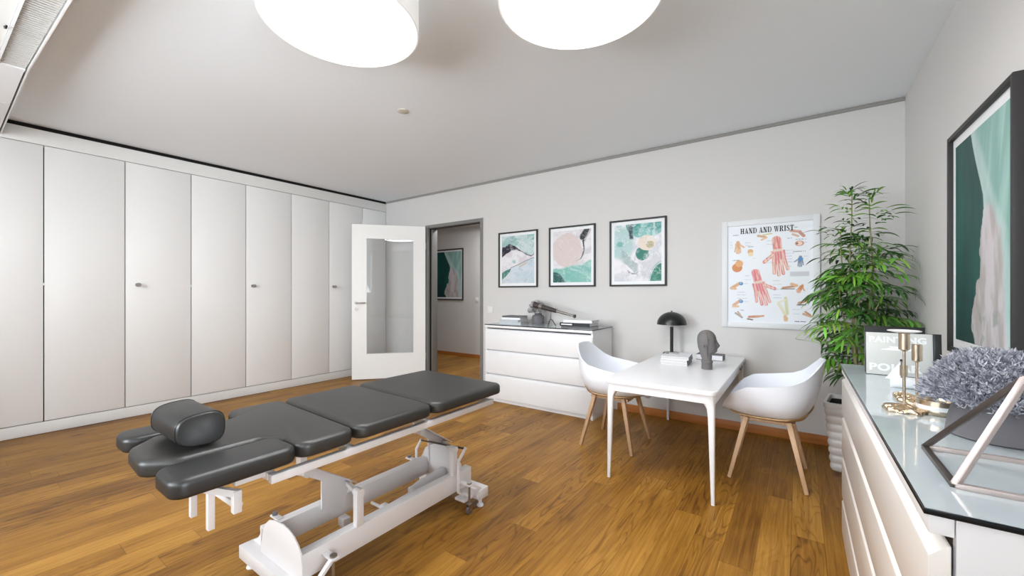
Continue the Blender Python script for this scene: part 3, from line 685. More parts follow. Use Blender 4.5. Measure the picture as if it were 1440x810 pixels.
M_ink = mat('black_ink', srgb(16, 16, 22), .6, var=0)
GL = {'H': (.86, [[(.06, 0), (.30, 0), (.30, 1), (.06, 1)], [(.56, 0), (.80, 0), (.80, 1), (.56, 1)], [(.30, .45), (.56, .45), (.56, .55), (.30, .55)], [(0, 0), (.36, 0), (.36, .08), (0, .08)], [(0, .92), (.36, .92), (.36, 1), (0, 1)], [(.50, 0), (.86, 0), (.86, .08), (.50, .08)], [(.50, .92), (.86, .92), (.86, 1), (.50, 1)]]),
 'A': (.86, [[(.36, 1), (.50, 1), (.80, 0), (.52, 0)], [(.10, .04), (.18, .04), (.44, 1), (.38, 1)], [(.20, .26), (.60, .26), (.58, .34), (.22, .34)], [(0, 0), (.28, 0), (.28, .07), (0, .07)], [(.44, 0), (.88, 0), (.88, .07), (.44, .07)]]),
 'N': (.86, [[(.10, 0), (.18, 0), (.18, 1), (.10, 1)], [(.70, 0), (.78, 0), (.78, 1), (.70, 1)], [(.06, 1), (.34, 1), (.78, 0), (.52, 0)], [(0, 0), (.28, 0), (.28, .08), (0, .08)], [(.58, .92), (.88, .92), (.88, 1), (.58, 1)], [(0, .92), (.2, .92), (.2, 1), (0, 1)]]),
 'D': (.82, [[(.08, 0), (.32, 0), (.32, 1), (.08, 1)], [(.30, .93), (.50, .93), (.62, .82), (.66, .5), (.62, .18), (.50, .07), (.30, .07), (.30, 0), (.52, 0), (.74, .10), (.84, .30), (.86, .5), (.84, .7), (.74, .90), (.52, 1), (.30, 1)], [(0, 0), (.3, 0), (.3, .08), (0, .08)], [(0, .92), (.3, .92), (.3, 1), (0, 1)]]),
 'W': (1.12, [[(.04, 1), (.28, 1), (.46, 0), (.34, 0)], [(.40, 0), (.46, 0), (.62, .9), (.56, .9)], [(.46, 1), (.70, 1), (.86, 0), (.74, 0)], [(.80, 0), (.86, 0), (1.06, 1), (1.0, 1)], [(-.02, .93), (.36, .93), (.36, 1), (-.02, 1)], [(.42, .93), (.76, .93), (.76, 1), (.42, 1)], [(.92, .93), (1.14, .93), (1.14, 1), (.92, 1)]]),
 'R': (.88, [[(.08, 0), (.32, 0), (.32, 1), (.08, 1)], [(.30, .93), (.48, .93), (.54, .85), (.54, .66), (.48, .56), (.30, .56), (.30, .48), (.52, .48), (.70, .56), (.76, .72), (.74, .88), (.60, 1), (.30, 1)], [(.44, .52), (.62, .46), (.88, 0), (.60, 0)], [(0, 0), (.4, 0), (.4, .08), (0, .08)], [(0, .92), (.3, .92), (.3, 1), (0, 1)]]),
 'I': (.40, [[(.08, 0), (.32, 0), (.32, 1), (.08, 1)], [(0, 0), (.4, 0), (.4, .08), (0, .08)], [(0, .92), (.4, .92), (.4, 1), (0, 1)]]),
 'S': (.66, [[(.04, .02), (.10, .02), (.10, .30), (.04, .34)], [(.08, .04), (.36, 0), (.58, .08), (.64, .26), (.58, .44), (.28, .66), (.22, .80), (.30, .92), (.46, .92), (.54, .80), (.56, .68), (.60, .68), (.60, .98), (.54, .94), (.34, 1), (.12, .94), (.04, .76), (.10, .58), (.40, .34), (.46, .22), (.38, .09), (.22, .09), (.10, .24)]]),
 'T': (.78, [[(.27, 0), (.51, 0), (.51, 1), (.27, 1)], [(0, .92), (.78, .92), (.78, 1), (0, 1)], [(0, .68), (.06, .68), (.12, .92), (0, .92)], [(.72, .68), (.78, .68), (.78, .92), (.66, .92)], [(.17, 0), (.61, 0), (.61, .08), (.17, .08)]])}
m = MB(); word = 'HAND AND WRIST'; adv = sum(GL[c_][0] + .12 if c_ != ' ' else .45 for c_ in word); lw_ = .385; ux = lw_ / adv; uz = .046; cx_ = -.208 - lw_ / 2 - .012; cz_ = 1.712
for c_ in word:
    if c_ == ' ': cx_ += .45 * ux; continue
    for q, poly in enumerate(GL[c_][1]): m.prism([(cx_ + a * ux, cz_ + b * uz) for a, b in poly], 'Y', YB - .0115 - q * .00005, YB - .0098)
    cx_ += (GL[c_][0] + .12) * ux
m.build('title_lettering', M_ink, ps, smooth=False)['label'] = 'bold black title HAND AND WRIST'
# large picture on the right wall
by0, by1, bz0, bz1 = 2.135, 2.894, .915, 1.962
t = thing('framed_picture', 'large dark teal coast picture in a black frame above the long white dresser', 'picture', (XR, (by0 + by1) / 2, bz0))
f = MB(); fw = .022; x0, x1 = XR - .028, XR - .001
f.box(x0, x1, by0, by0 + fw, bz0, bz1, bev=.0015); f.box(x0, x1, by1 - fw, by1, bz0, bz1, bev=.0015); f.box(x0, x1, by0 + fw, by1 - fw, bz0, bz0 + fw, bev=.0015); f.box(x0, x1, by0 + fw, by1 - fw, bz1 - fw, bz1, bev=.0015)
f.build('frame', M_blackm, t); BX(XR - .010, XR - .002, by0 + fw, by1 - fw, bz0 + fw, bz1 - fw).build('mount', M_mount, t, smooth=False)
i = fw + .042
picture('print', (XR - .0115, by1 - i, bz0 + i), (0, -1, 0), (0, 0, 1), by1 - by0 - 2 * i, bz1 - bz0 - 2 * i, 220, 320, art_coast, t)

# ------------------------------------------------------------------ chest of drawers (back wall)
cx0, cx1, cy0, cy1, cz = -2.865, -1.575, 3.53, 4.018, .845
t = thing('chest_of_drawers', 'white three-drawer chest with a glass top under the three abstract pictures', 'chest of drawers', ((cx0 + cx1) / 2, 3.77, 0))
b = MB(); b.box(cx0, cx0 + .02, cy0 + .012, cy1, 0, .818); b.box(cx1 - .02, cx1, cy0 + .012, cy1, 0, .818, bev=.001); b.box(cx0 + .02, cx1 - .02, cy1 - .012, cy1, .02, .818)
b.box(cx0 + .02, cx1 - .02, cy0 + .03, cy1 - .012, .05, .07)
b.box(cx0 + .02, cx1 - .02, cy0 + .045, cy1 - .012, .07, .80)
b.build('body', M_white, t, smooth=False)
BX(cx0, cx1, cy0, cy1, .818, cz - .0005, bev=.002).build('top_board', M_white, t)
BX(cx0 + .02, cx1 - .02, cy0 + .035, cy0 + .05, 0, .05).build('plinth', M_white, t)
for z0, z1 in ((.045, .302), (.312, .566), (.577, .798)):
    MB().prism([(cy0, z0), (cy0, z1 - .022), (cy0 + .022, z1), (cy0 + .026, z1), (cy0 + .026, z0)], 'X', cx0 + .004, cx1 - .004, bev=.001).build('drawer', M_white, t)
gt = BX(cx0 - .004, cx1 + .006, cy0 - .006, cy1 + .001, cz, cz + .009, bev=.0008).build('glass_top', M_glassedge, t)
BX(cx0 - .0025, cx1 + .0045, cy0 - .0045, cy1 - .001, cz + .0092, cz + .0102).build('glass_surface', M_glasstop, gt, smooth=False)
CT = cz + .0104

def book(x, y, z, lx, ly, h, rot, cov, name='book', spine='-Y', lab=None, group=None, page=M_page, mark=None, spm=None):
    """hard-cover book lying flat; spine on the -Y side"""
    t = thing(name, lab, 'book', (x, y, z), group); c = .0022
    mt = Matrix.Translation((x, y, z)) @ Matrix.Rotation(rot, 4, 'Z')
    def bb(mb): mb.bm.transform(mt); return mb
    m = MB(); m.box(-lx / 2, lx / 2, -ly / 2, ly / 2, 0, c); m.box(-lx / 2, lx / 2, -ly / 2, ly / 2, h - c, h)
    if spine == '-Y': m.box(-lx / 2, lx / 2, -ly / 2, -ly / 2 + c, c, h - c)
    else: m.box(lx / 2 - c, lx / 2, -ly / 2, ly / 2, c, h - c)
    bb(m).build('cover', cov, t, smooth=False)
    if spine == '-Y': q = (-lx / 2 + .004, lx / 2 - .004, -ly / 2 + c, ly / 2 - .005)
    else: q = (-lx / 2 + .005, lx / 2 - c, -ly / 2 + .004, ly / 2 - .004)
    bb(MB().box(*q, c, h - c)).build('pages', page, t, smooth=False)
    if spm: bb(MB().box(lx / 2, lx / 2 + .0008, -ly / 2, ly / 2, 0, h)).build('spine', spm, t, smooth=False)
    if mark: 
        mm = MB()
        for (a, b2, z0, z1) in mark: mm.box(-lx / 2 + lx * a, -lx / 2 + lx * b2, -ly / 2 - .0006, -ly / 2 + .0002, h * z0, h * z1)
        bb(mm).build('spine_print', M_cov_w, t, smooth=False)
    return t
gb = 'books stacked at the left end of the chest of drawers'
z = CT
for i, (h, lx, ly, rot, cov, lab) in enumerate(((.027, .27, .20, .10, M_cov_g, 'pale grey book, bottom of the stack on the left end of the chest'),
        (.024, .26, .20, -.05, M_cov_g, 'pale grey book, second from bottom on the left end of the chest'),
        (.022, .235, .18, .08, M_cov_w, 'white book, third from bottom on the left end of the chest'),
        (.018, .225, .175, .02, M_cov_d, 'dark-topped grey book, topmost on the left end of the chest'))):
    book(-2.60 + (.01 if i > 1 else 0), 3.72, z, lx, ly, h, rot, cov, lab=lab, group=gb); z += h + .0003
z = CT
gb = 'large books at the right end of the chest of drawers'
book(-1.765, 3.66, z, .31, .20, .019, -.03, M_cov_d, lab='thin grey book, bottom of the stack on the right end of the chest', group=gb); z += .0193
book(-1.775, 3.66, z, .32, .205, .034, 0, M_cov_k, lab='thick black-spined book with white spine print, middle of the right stack on the chest', group=gb, mark=[(.05, .42, .35, .7)]); z += .0343
book(-1.755, 3.67, z, .30, .20, .028, .04, M_cov_w, lab='white book, topmost of the stack on the right end of the chest', group=gb)

# grey flower vase on the chest
def coral(x, y, z, rad, hgt, n, col0, col1, seed, parent, name='foliage', ln=.03, w=.0016):
    rnd = random.Random(seed); V, F, Cc = [], [], []; off = Vector(parent.location); k = 0
    for i in range(n):
        a = rnd.random() * 2 * PI; ph = rnd.random() ** .7; rr = rad * (ph ** .5) ; hz = hgt * (1 - .75 * ph ** 1.6) * (.35 + .65 * rnd.random() ** .4)
        base = Vector((x + rr * math.cos(a) * rnd.uniform(.75, 1), y + rr * math.sin(a) * rnd.uniform(.75, 1), z + hz))
        out = Vector((math.cos(a) * ph, math.sin(a) * ph, .5)).normalized(); t = rnd.random() ** 1.2
        c = [col0[j] * (1 - t) + col1[j] * t for j in range(3)]
        for q in range(5):
            d = (out + Vector((rnd.uniform(-1, 1), rnd.uniform(-1, 1), rnd.uniform(-.5, 1))) * .9).normalized(); l = ln * rnd.uniform(.5, 1.1)
            s = d.cross(Vector((rnd.uniform(-1, 1), rnd.uniform(-1, 1), .3))).normalized() * w * rnd.uniform(.8, 1.6)
            p0, p1, p2 = base, base + d * l * .6, base + d * l
            V += [p0 - s * .5 - off, p0 + s * .5 - off, p1 + s - off, p2 - off, p1 - s - off]; F.append(tuple(range(k, k + 5))); Cc += [c] * 5; k += 5
    me = bpy.data.meshes.new(name); me.from_pydata([tuple(v) for v in V], [], F); at = me.color_attributes.new('tint', 'FLOAT_COLOR', 'POINT')
    buf = np.ones((len(V), 4), dtype=np.float32); buf[:, :3] = np.array(Cc); at.data.foreach_set('color', buf.ravel()); me.materials.append(M_frost)
    o = bpy.data.objects.new(name, me); COL.objects.link(o); o.parent = parent; return o
t = thing('flower_vase', 'small dark grey vase of pale dried flowers beside the brass telescope', 'vase', (-2.360, 3.84, CT))
MB().lathe([(0, 0), (.062, 0), (.066, .006), (.066, .085), (.060, .097), (.040, .103), (.040, .12), (.034, .12), (.034, .1), (0, .1)], (-2.360, 3.84, CT), 32).build('vase_body', M_pot, t)
coral(-2.375, 3.84, CT + .100, .095, .15, 900, srgb(170, 166, 166), srgb(236, 232, 234), 4, t, 'dried_flowers', ln=.03, w=.0036)
# telescope on its tripod
tx, ty = -2.095, 3.655
t = thing('tabletop_telescope', 'small dark leather telescope on a little tripod on the chest of drawers', 'telescope', (tx, ty, CT))
d = Vector((-.88, -.05, .47)).normalized(); c = Vector((tx, ty, CT + .175))
def tube_seg(a, b_, r1, r2, m_, nm): MB().cyl(c + d * a, c + d * b_, r1, r2, n=24).build(nm, m_, t)
d = Vector((-.94, -.04, .22)).normalized(); 
tube_seg(-.07, .10, .021, .027, M_tube, 'leather_barrel'); tube_seg(.10, .135, .029, .029, M_tubem, 'metal_band'); tube_seg(.135, .20, .031, .034, M_tube, 'objective_hood')
tube_seg(-.19, -.07, .013, .015, M_tubem, 'draw_tube'); tube_seg(-.265, -.19, .010, .011, M_tubem, 'draw_tube'); tube_seg(-.285, -.265, .019, .017, M_bronze, 'eyepiece')
MB().cyl((tx, ty, CT + .065), (tx, ty, CT + .16), .007, n=12).build('pillar', M_tubem, t)
for k in range(3):
    a = 2 * PI * k / 3 + .5; e = Vector((math.cos(a), math.sin(a), 0))
    MB().tube([Vector((tx, ty, CT + .075)), Vector((tx, ty, CT + .06)) + e * .022, Vector((tx, ty, CT + .025)) + e * .042, Vector((tx, ty, CT + .005)) + e * .055], .0045, 8).build('leg', M_bronze, t)

# ------------------------------------------------------------------ desk
dx0, dx1, dy0, dy1, dz = -1.035, -.372, 2.505, 4.015, .645
t = thing('desk', 'white rounded-corner desk with slim tapered legs between the two shell chairs', 'desk', ((dx0 + dx1) / 2, (dy0 + dy1) / 2, 0))
pts = fillet([(dx0, dy0), (dx1, dy0), (dx1, dy1), (dx0, dy1)], .045, 8)
pad([(x, y) for x, y in pts], dz - .028, dz, .005, crown=0, n=3).build('tabletop', M_white, t, angle=40)
a = MB(); ap = .05; zz1, zz0 = dz - .0285, dz - .028 - .047; q = .012
a.box(dx0 + q + .03, dx1 - q - .03, dy0 + q, dy0 + q + .02, zz0, zz1); a.box(dx0 + q + .03, dx1 - q - .03, dy1 - q - .02, dy1 - q, zz0, zz1)
a.box(dx0 + q, dx0 + q + .02, dy0 + q + .03, dy1 - q - .03, zz0, zz1); a.box(dx1 - q - .02, dx1 - q, dy0 + q + .03, dy1 - q - .03, zz0, zz1)
a.build('apron', M_white, t, smooth=False)
for sx, sy in ((0, 0), (1, 0), (0, 1), (1, 1)):
    X0 = dx0 + q + .002 if sx == 0 else dx1 - q - .002; Y0 = dy0 + q + .002 if sy == 0 else dy1 - q - .002; ux = 1 if sx == 0 else -1; uy = 1 if sy == 0 else -1
    rings = []
    for zq, wq in ((zz1, .085), (zz0 + .01, .080), (zz0 - .008, .056), (zz0 - .03, .043), (zz0 - .07, .037), (.3, .030), (0, .019)):
        cxq, cyq = X0 + ux * wq / 2, Y0 + uy * wq / 2; h2 = wq / 2
        rr = []
        for k in range(20):
            an = 2 * PI * k / 20; cc, ss = math.cos(an), math.sin(an); f_ = (abs(cc) ** 4 + abs(ss) ** 4) ** -.25
            rr.append((cxq + cc * f_ * h2, cyq + ss * f_ * h2, zq))
        rings.append(rr)
    MB().rings(rings).build('leg', M_white, t, angle=50)
m = MB(); m.box(dx1 - .011, dx1 - .004, 3.68, 3.80, dz - .062, dz - .035, bev=.001); m.cyl((dx1 - .005, 3.70, dz - .048), (dx1 + .001, 3.70, dz - .048), .006, n=10); m.cyl((dx1 - .005, 3.78, dz - .048), (dx1 + .001, 3.78, dz - .048), .006, n=10)
m.build('extension_bracket', M_bolt, t)

# desk lamp
lx, ly = -.945, 3.86
t = thing('desk_lamp', 'black mushroom desk lamp with a domed shade standing on the white desk', 'lamp', (lx, ly, dz + .001))
MB().lathe([(0, 0), (.075, 0), (.077, .005), (.07, .012), (.02, .018), (0, .018)], (lx, ly, dz + .001), 40).build('base', M_black, t)
MB().cyl((lx, ly, dz + .015), (lx, ly, dz + .248), .0145, n=20).build('pole', M_black, t)
MB().cyl((lx, ly, dz + .248), (lx, ly, dz + .30), .005, n=12).build('shade_rod', M_chrome, t)
pr = [(.128, 0)] + [(.128 * math.cos(k * PI / 2 / 14), .115 * math.sin(k * PI / 2 / 14)) for k in range(15)]
pr += [(.0, .115)]; pr = pr[1:-1]; inn = [(r_ * .97 if r_ > .01 else 0, z_ * .97) for r_, z_ in pr][::-1]
pr = [(r_ if r_ > 1e-3 else 0, z_) for r_, z_ in pr]
MB().lathe(pr + inn, (lx, ly, dz + .268), 48).build('lamp_shade', M_black, t, angle=60)
MB().lathe([(0, .01), (.006, .008), (.008, 0), (0, -.002)], (lx, ly, dz + .384), 16).build('finial', M_black, t)
# books on the desk
z = dz + .001; gb = 'white books stacked on the desk'
for i, (h, rot, ox, lab) in enumerate(((.022, .06, 0, 'white book at the bottom of the stack on the white desk'), (.020, .03, .002, 'white book in the middle of the stack on the white desk'), (.022, .09, .006, 'white book with a dark-striped cover, topmost on the desk beneath the black lamp'))):
    book(-.795 + ox, 3.38, z, .20, .24, h, rot, M_cov_w, spine='+X', lab=lab, group=gb, spm=M_cov_k)
    z += h + .0003
s = MB(); s.box(-.865, -.78, 3.44, 3.452, z, z + .001, rot=-.5); s.box(-.885, -.86, 3.40, 3.46, z, z + .0012, rot=.2)
tag(s.build('pen', M_black, smooth=False), 'thin black pen lying on the topmost white book under the lamp', 'pen')
book(-.60, 3.72, dz + .001, .20, .12, .045, .0, M_cov_d, spine='+X', lab='grey covered book with white pages lying behind the anatomical head on the desk', page=M_cov_w)

# anatomical head
hx_, hy_, hz_ = -.545, 3.235, dz + .001
t = thing('anatomical_head', 'grey anatomical model head on a cylindrical neck, facing right on the desk', 'head model', (hx_, hy_, hz_))
rings = []; NN = 48; ha = R(9)
# z, front extent, back extent, half width
prof = [(0, .038, .040, .038), (.045, .038, .040, .038), (.048, .041, .043, .041), (.062, .040, .043, .040), (.066, .034, .037, .034), (.083, .035, .040, .035), (.088, .036, .043, .037), (.104, .034, .048, .038),
        (.112, .040, .050, .040), (.120, .058, .052, .042), (.128, .066, .055, .045), (.138, .068, .059, .048), (.150, .068, .063, .051), (.162, .068, .066, .053), (.175, .067, .068, .055),
        (.190, .063, .070, .056), (.204, .066, .071, .057), (.220, .066, .071, .057), (.236, .063, .069, .056), (.252, .056, .063, .052), (.266, .045, .053, .044), (.277, .030, .038, .031), (.284, .012, .018, .014)]
feat = {.128: [(0, .012, .003)], .138: [(0, .006, .004)], .150: [(0, .010, .005)], .162: [(0, .009, .016)], .175: [(0, .016, .024)], .190: [(0, .010, .018)], .204: [(0, .012, .006)]}
for zq, fr_, bk, hw in prof:
    rr = []
    for k in range(NN):
        an = 2 * PI * k / NN; cc, ss = math.cos(an), math.sin(an)
        x_ = cc * (fr_ if cc > 0 else bk); y_ = ss * hw
        dn = min(an, 2 * PI - an)
        if zq in feat:
            for _, wd, hh in feat[zq]: x_ += hh * math.exp(-(dn / (wd * 16)) ** 2)
        if zq in (.190,):  x_ -= .004 * math.exp(-((dn - .45) / .18) ** 2)
        rr.append((hx_ + x_ * math.cos(ha) - y_ * math.sin(ha), hy_ + x_ * math.sin(ha) + y_ * math.cos(ha), hz_ + zq))
    rings.append(rr)
rings = [[(hx_ + (x - hx_) * .93, hy_ + (y - hy_) * .93, z) for x, y, z in r] for r in rings]
MB().rings(rings).build('head', M_bust, t, angle=50)
def hl(x_, y_, z_):
    x_, y_ = x_ * .93, y_ * .93; return (hx_ + x_ * math.cos(ha) - y_ * math.sin(ha), hy_ + x_ * math.sin(ha) + y_ * math.cos(ha), hz_ + z_)
for s_ in (-1, 1):
    MB().tube([hl(-.012, s_ * .052, .152), hl(-.002, s_ * .058, .158), hl(-.004, s_ * .061, .172), hl(-.014, s_ * .060, .184), hl(-.024, s_ * .056, .178), hl(-.020, s_ * .054, .162)], [.003, .004, .004, .004, .004, .003], 8).build('ear', M_bust, t)
M_seam = mat('dark_seam_line', srgb(66, 64, 66), .7)
MB().tube([hl(.005, -.0355, .09), hl(.004, -.0425, .115), hl(.006, -.053, .15), hl(.010, -.058, .20), hl(.004, -.056, .24), hl(-.002, -.044, .268)], .0016, 6).build('section_line', M_seam, t)
MB().tube([hl(.060, -.026, .204), hl(.040, -.043, .215), hl(.010, -.0585, .215)], .0014, 6).build('section_line', M_seam, t)

# ------------------------------------------------------------------ shell chairs
def shell_chair(lab, loc, rotz):
    """local: seat opens towards +Y, back at -Y"""
    t = thing('shell_armchair', lab, 'chair', loc, 'white shell armchairs at the desk', rotz)
    hold = thing('tmp', None, None, (0, 0, 0)); 
    A = .272; B0, B1 = .250, .268; NP = 64; zseat = .405
    def rimh(ph):      # ph: 0 back, pi front
        a_ = abs(ph)
        return float(np.interp(a_, [0, .40, .62, .85, 1.1, 1.5, 1.95, 2.2, 2.45, 2.7, 2.92, PI], [.785, .780, .735, .675, .640, .622, .606, .566, .505, .445, .402, .388]))
    def foot(ph, s):   # plan position at fraction s (0 centre, 1 rim)
        cc, ss = -math.cos(ph), math.sin(ph); n_ = 2.7; f_ = (abs(cc) ** n_ + abs(ss) ** n_) ** (-1 / n_)
        return ss * f_ * A * s, cc * f_ * (B1 if cc > 0 else B0) * s
    def surf(ph, u, inset=0):
        # u 0..1 : centre of the seat to the wall base to the rim
        rh = rimh(ph)
        if u < .45: s = u / .45 * .74; x_, y_ = foot(ph, s); return x_, y_, zseat + .012 * (u / .45) ** 2
        q_ = (u - .45) / .55; fl = .74 + (1.0 - .74) * math.sin(min(1, q_ * 1.35) * PI / 2) ** .9; x_, y_ = foot(ph, fl)
        zb_ = zseat + .012; z_ = zb_ + (rh - zb_) * (q_ ** 1.45)
        if abs(ph) < 1.3: y_ -= .055 * (z_ - .42) / .37 * math.cos(ph * 1.2)
        return x_, y_, z_
    us = [0.02, .12, .24, .36, .45, .50, .55, .61, .68, .75, .82, .89, .95, 1.0]
    outer, inner = [], []; th = .010
    for u in us:
        ring = [surf(-PI + 2 * PI * k / NP, u) for k in range(NP)]; outer.append(ring)
    for u in us[::-1]:
        ring = []
        for k in range(NP):
            x_, y_, z_ = surf(-PI + 2 * PI * k / NP, u); l_ = math.hypot(x_, y_) or 1; g_ = th if u > .45 else 0; dz_ = th if u <= .5 else th * max(0, 1 - (u - .5) * 6)
            ring.append((x_ - x_ / l_ * g_ * min(1, (u - .44) * 6 if u > .45 else 0), y_ - y_ / l_ * g_ * min(1, (u - .44) * 6 if u > .45 else 0), z_ + dz_))
        inner.append(ring)
    MB().rings(outer + inner).build('seat_shell', M_plast, hold, angle=70)
    # bent plywood tray hugging the underside
    rg = []
    tr = [(0, -.004), (.45, -.004), (.50, -.003), (.55, -.003)]
    def tray(ph, u, o_):
        x_, y_, z_ = surf(ph, u); l_ = math.hypot(x_, y_) or 1; return x_ + x_ / l_ * o_ * (u > .4), y_ + y_ / l_ * o_ * (u > .4), z_ - (o_ + .001 if u < .52 else .002)
    def ulim(ph): return .505 + .12 * max(0, math.cos(ph)) ** 3
    for fr_ in (0.04, .5, .8, .9, 1.0): rg.append([tray(ph, fr_ * ulim(ph), .009) for ph in [-PI + 2 * PI * k / NP for k in range(NP)]])
    for fr_ in (1.0, .9, .8, .5, .04): rg.append([tray(ph, fr_ * ulim(ph), .002) for ph in [-PI + 2 * PI * k / NP for k in range(NP)]])
    MB().rings(rg).build('plywood_tray', M_plywood, hold, angle=60)
    BX(-.15, .15, -.15, .15, zseat - .035, zseat - .015, bev=.004).build('under_frame', M_beech, hold)
    for sx in (-1, 1):
        for sy in (-1, 1):
            m_ = MB(); m_.bar((sx * .150, sy * .115, zseat - .012), (sx * .222, sy * .205, 0), .040, .030, up=(0, 1, 0), w2=.026, h2=.022, bev=.003)
            lg = m_.build('leg', M_beech, hold)
            for v in lg.data.vertices:
                if v.co.z < .02: v.co.z = max(v.co.z, .0)
    for ch in list(hold.children): ch.parent = t
    bpy.data.objects.remove(hold)
    return t
shell_chair('white shell armchair on wooden legs, right of the desk in front of the palm', (-.165, 3.20, 0), R(90) )
shell_chair('white shell armchair on wooden legs tucked under the left side of the desk', (-1.205, 3.16, 0), R(-90))

# ------------------------------------------------------------------ palm in a rippled planter
ppx, ppy = .325, 3.60; pr_ = R(-8)
t = thing('potted_palm', 'tall green bamboo palm in a white rippled square planter in the corner', 'plant', (ppx, ppy, 0))
def sq(h, z, n=9, r=.03):
    c_ = fillet([(-h, -h), (h, -h), (h, h), (-h, h)], r, 4); return [(ppx + x * math.cos(pr_) - y * math.sin(pr_), ppy + x * math.sin(pr_) + y * math.cos(pr_), z) for x, y in c_]
rg = []; PH = .462; NB = 8
for k in range(NB * 8 + 1):
    zq = k / (NB * 8) * (PH - .035); hh = .128 + .034 * zq / PH + .0075 * abs(math.sin(PI * k / 8)) ; rg.append(sq(hh, zq))
rg += [sq(.168, PH - .033), sq(.170, PH - .003), sq(.168, PH), sq(.153, PH), sq(.150, PH - .01), sq(.148, PH - .035)]
MB().rings(rg, cap1=False).build('planter', M_whitepot, t, angle=60)
MB().rings([sq(.152, PH - .04), sq(.1525, PH - .028)]).build('soil', M_soil, t)
rnd = random.Random(12)
V, F, Cc = [], [], []; kk = 0
def leaf(p, d, L_, wd, droop, col):
    global kk
    d = d.normalized(); s = d.cross(Vector((0, 0, 1)))
    if s.length < .1: s = Vector((1, 0, 0))
    s.normalize(); s = (s + Vector((0, 0, rnd.uniform(-.5, .5)))).normalized(); n_ = 5; pts_ = []; q = Vector(p); dd = d.copy()
    for i in range(n_ + 1):
        f_ = i / n_; w_ = wd * (math.sin(PI * min(.97, .12 + f_ * .86)) ** .8) * (1 if i < n_ else .05)
        pts_.append((q - s * w_, q + s * w_)); dd = (dd + Vector((0, 0, -droop / n_))).normalized(); q = q + dd * L_ / n_
    base = kk
    for a_, b2 in pts_:
        for w_ in (a_, b2):
            w_.x = min(w_.x, XR - .012); w_.y = min(w_.y, YB - .03)
            if w_.z < .86: w_.x = max(w_.x, .135)
        V.extend([a_, b2]); kk += 2
        Cc.extend([col, col])
    for i in range(n_): F.append((base + 2 * i, base + 2 * i + 1, base + 2 * i + 3, base + 2 * i + 2))
greens = [srgb(74, 122, 44), srgb(98, 156, 52), srgb(146, 196, 78), srgb(46, 84, 40), srgb(118, 172, 60), srgb(60, 104, 42)]
tops = [(-.035, .01, 1.91), (.065, -.01, 1.87), (-.08, .05, 1.66), (.01, .06, 1.60), (.10, .06, 1.50), (-.09, -.05, 1.30), (.10, -.06, 1.18), (.0, -.08, 1.40)]
for (sx, sy, tz) in tops:
    bx, by = ppx + rnd.uniform(-.06, .06), ppy + rnd.uniform(-.06, .06); tx_, ty_ = ppx + sx * 1.1, ppy + sy
    pts_ = []
    for i in range(9):
        f_ = i / 8; pts_.append((bx + (tx_ - bx) * f_ + .012 * math.sin(f_ * 9 + sx * 30), by + (ty_ - by) * f_, PH - .05 + (tz - .04 - PH + .05) * f_))
    MB().tube(pts_, [.009 - .006 * i / 8 for i in range(9)], 8).build('stem', M_stem, t)
    z_ = .62
    while z_ < tz:
        f_ = (z_ - PH) / (tz - PH); p = Vector((bx + (tx_ - bx) * f_, by + (ty_ - by) * f_, z_)); az = rnd.random() * 2 * PI
        env = np.interp(z_, [.5, .7, .95, 1.3, 1.6, 1.95], [.14, .25, .27, .22, .12, .03])
        d = Vector((math.cos(az), math.sin(az), .45 if z_ < 1.3 else .45 + (z_ - 1.3) * 1.6)); fl = env * rnd.uniform(.55, 1.0); fr_pts = []
        q = p.copy(); dd = d.normalized(); st_ = max(2, int(fl / .035))
        colr = greens[rnd.randrange(len(greens))]
        for i in range(st_ + 1):
            fr_pts.append(q.copy()); fq = i / st_
            for sd_ in (-1, 1):
                if i == 0: continue
                sv = dd.cross(Vector((0, 0, 1))).normalized() * sd_
                cl = [c_ * rnd.uniform(.75, 1.2) for c_ in colr]
                leaf(q, dd * .75 + sv * .8 + Vector((0, 0, .15)), rnd.uniform(.085, .14) * (1 if z_ < 1.6 else .7), rnd.uniform(.0065, .0105), rnd.uniform(.7, 1.5), cl)
            dd = (dd + Vector((0, 0, -.12))).normalized(); q = q + dd * fl / st_
        leaf(q, dd, .12, .007, 1.0, colr)
        z_ += rnd.uniform(.026, .045) * (1.1 if z_ < 1.2 else .8)
    for k in range(7):
        az = rnd.random() * 2 * PI; leaf(Vector((tx_, ty_, tz - .05)), Vector((math.cos(az) * .5, math.sin(az) * .5, 1)), .07, .006, .5, greens[rnd.randrange(3)])
me = bpy.data.meshes.new('foliage'); off = Vector(t.location); me.from_pydata([tuple(v - off) for v in V], [], F)
at = me.color_attributes.new('tint', 'FLOAT_COLOR', 'POINT'); buf = np.ones((len(V), 4), dtype=np.float32); buf[:, :3] = np.array(Cc); at.data.foreach_set('color', buf.ravel())
for p in me.polygons: p.use_smooth = True
me.materials.append(M_leaf); o = bpy.data.objects.new('foliage', me); COL.objects.link(o); o.parent = t

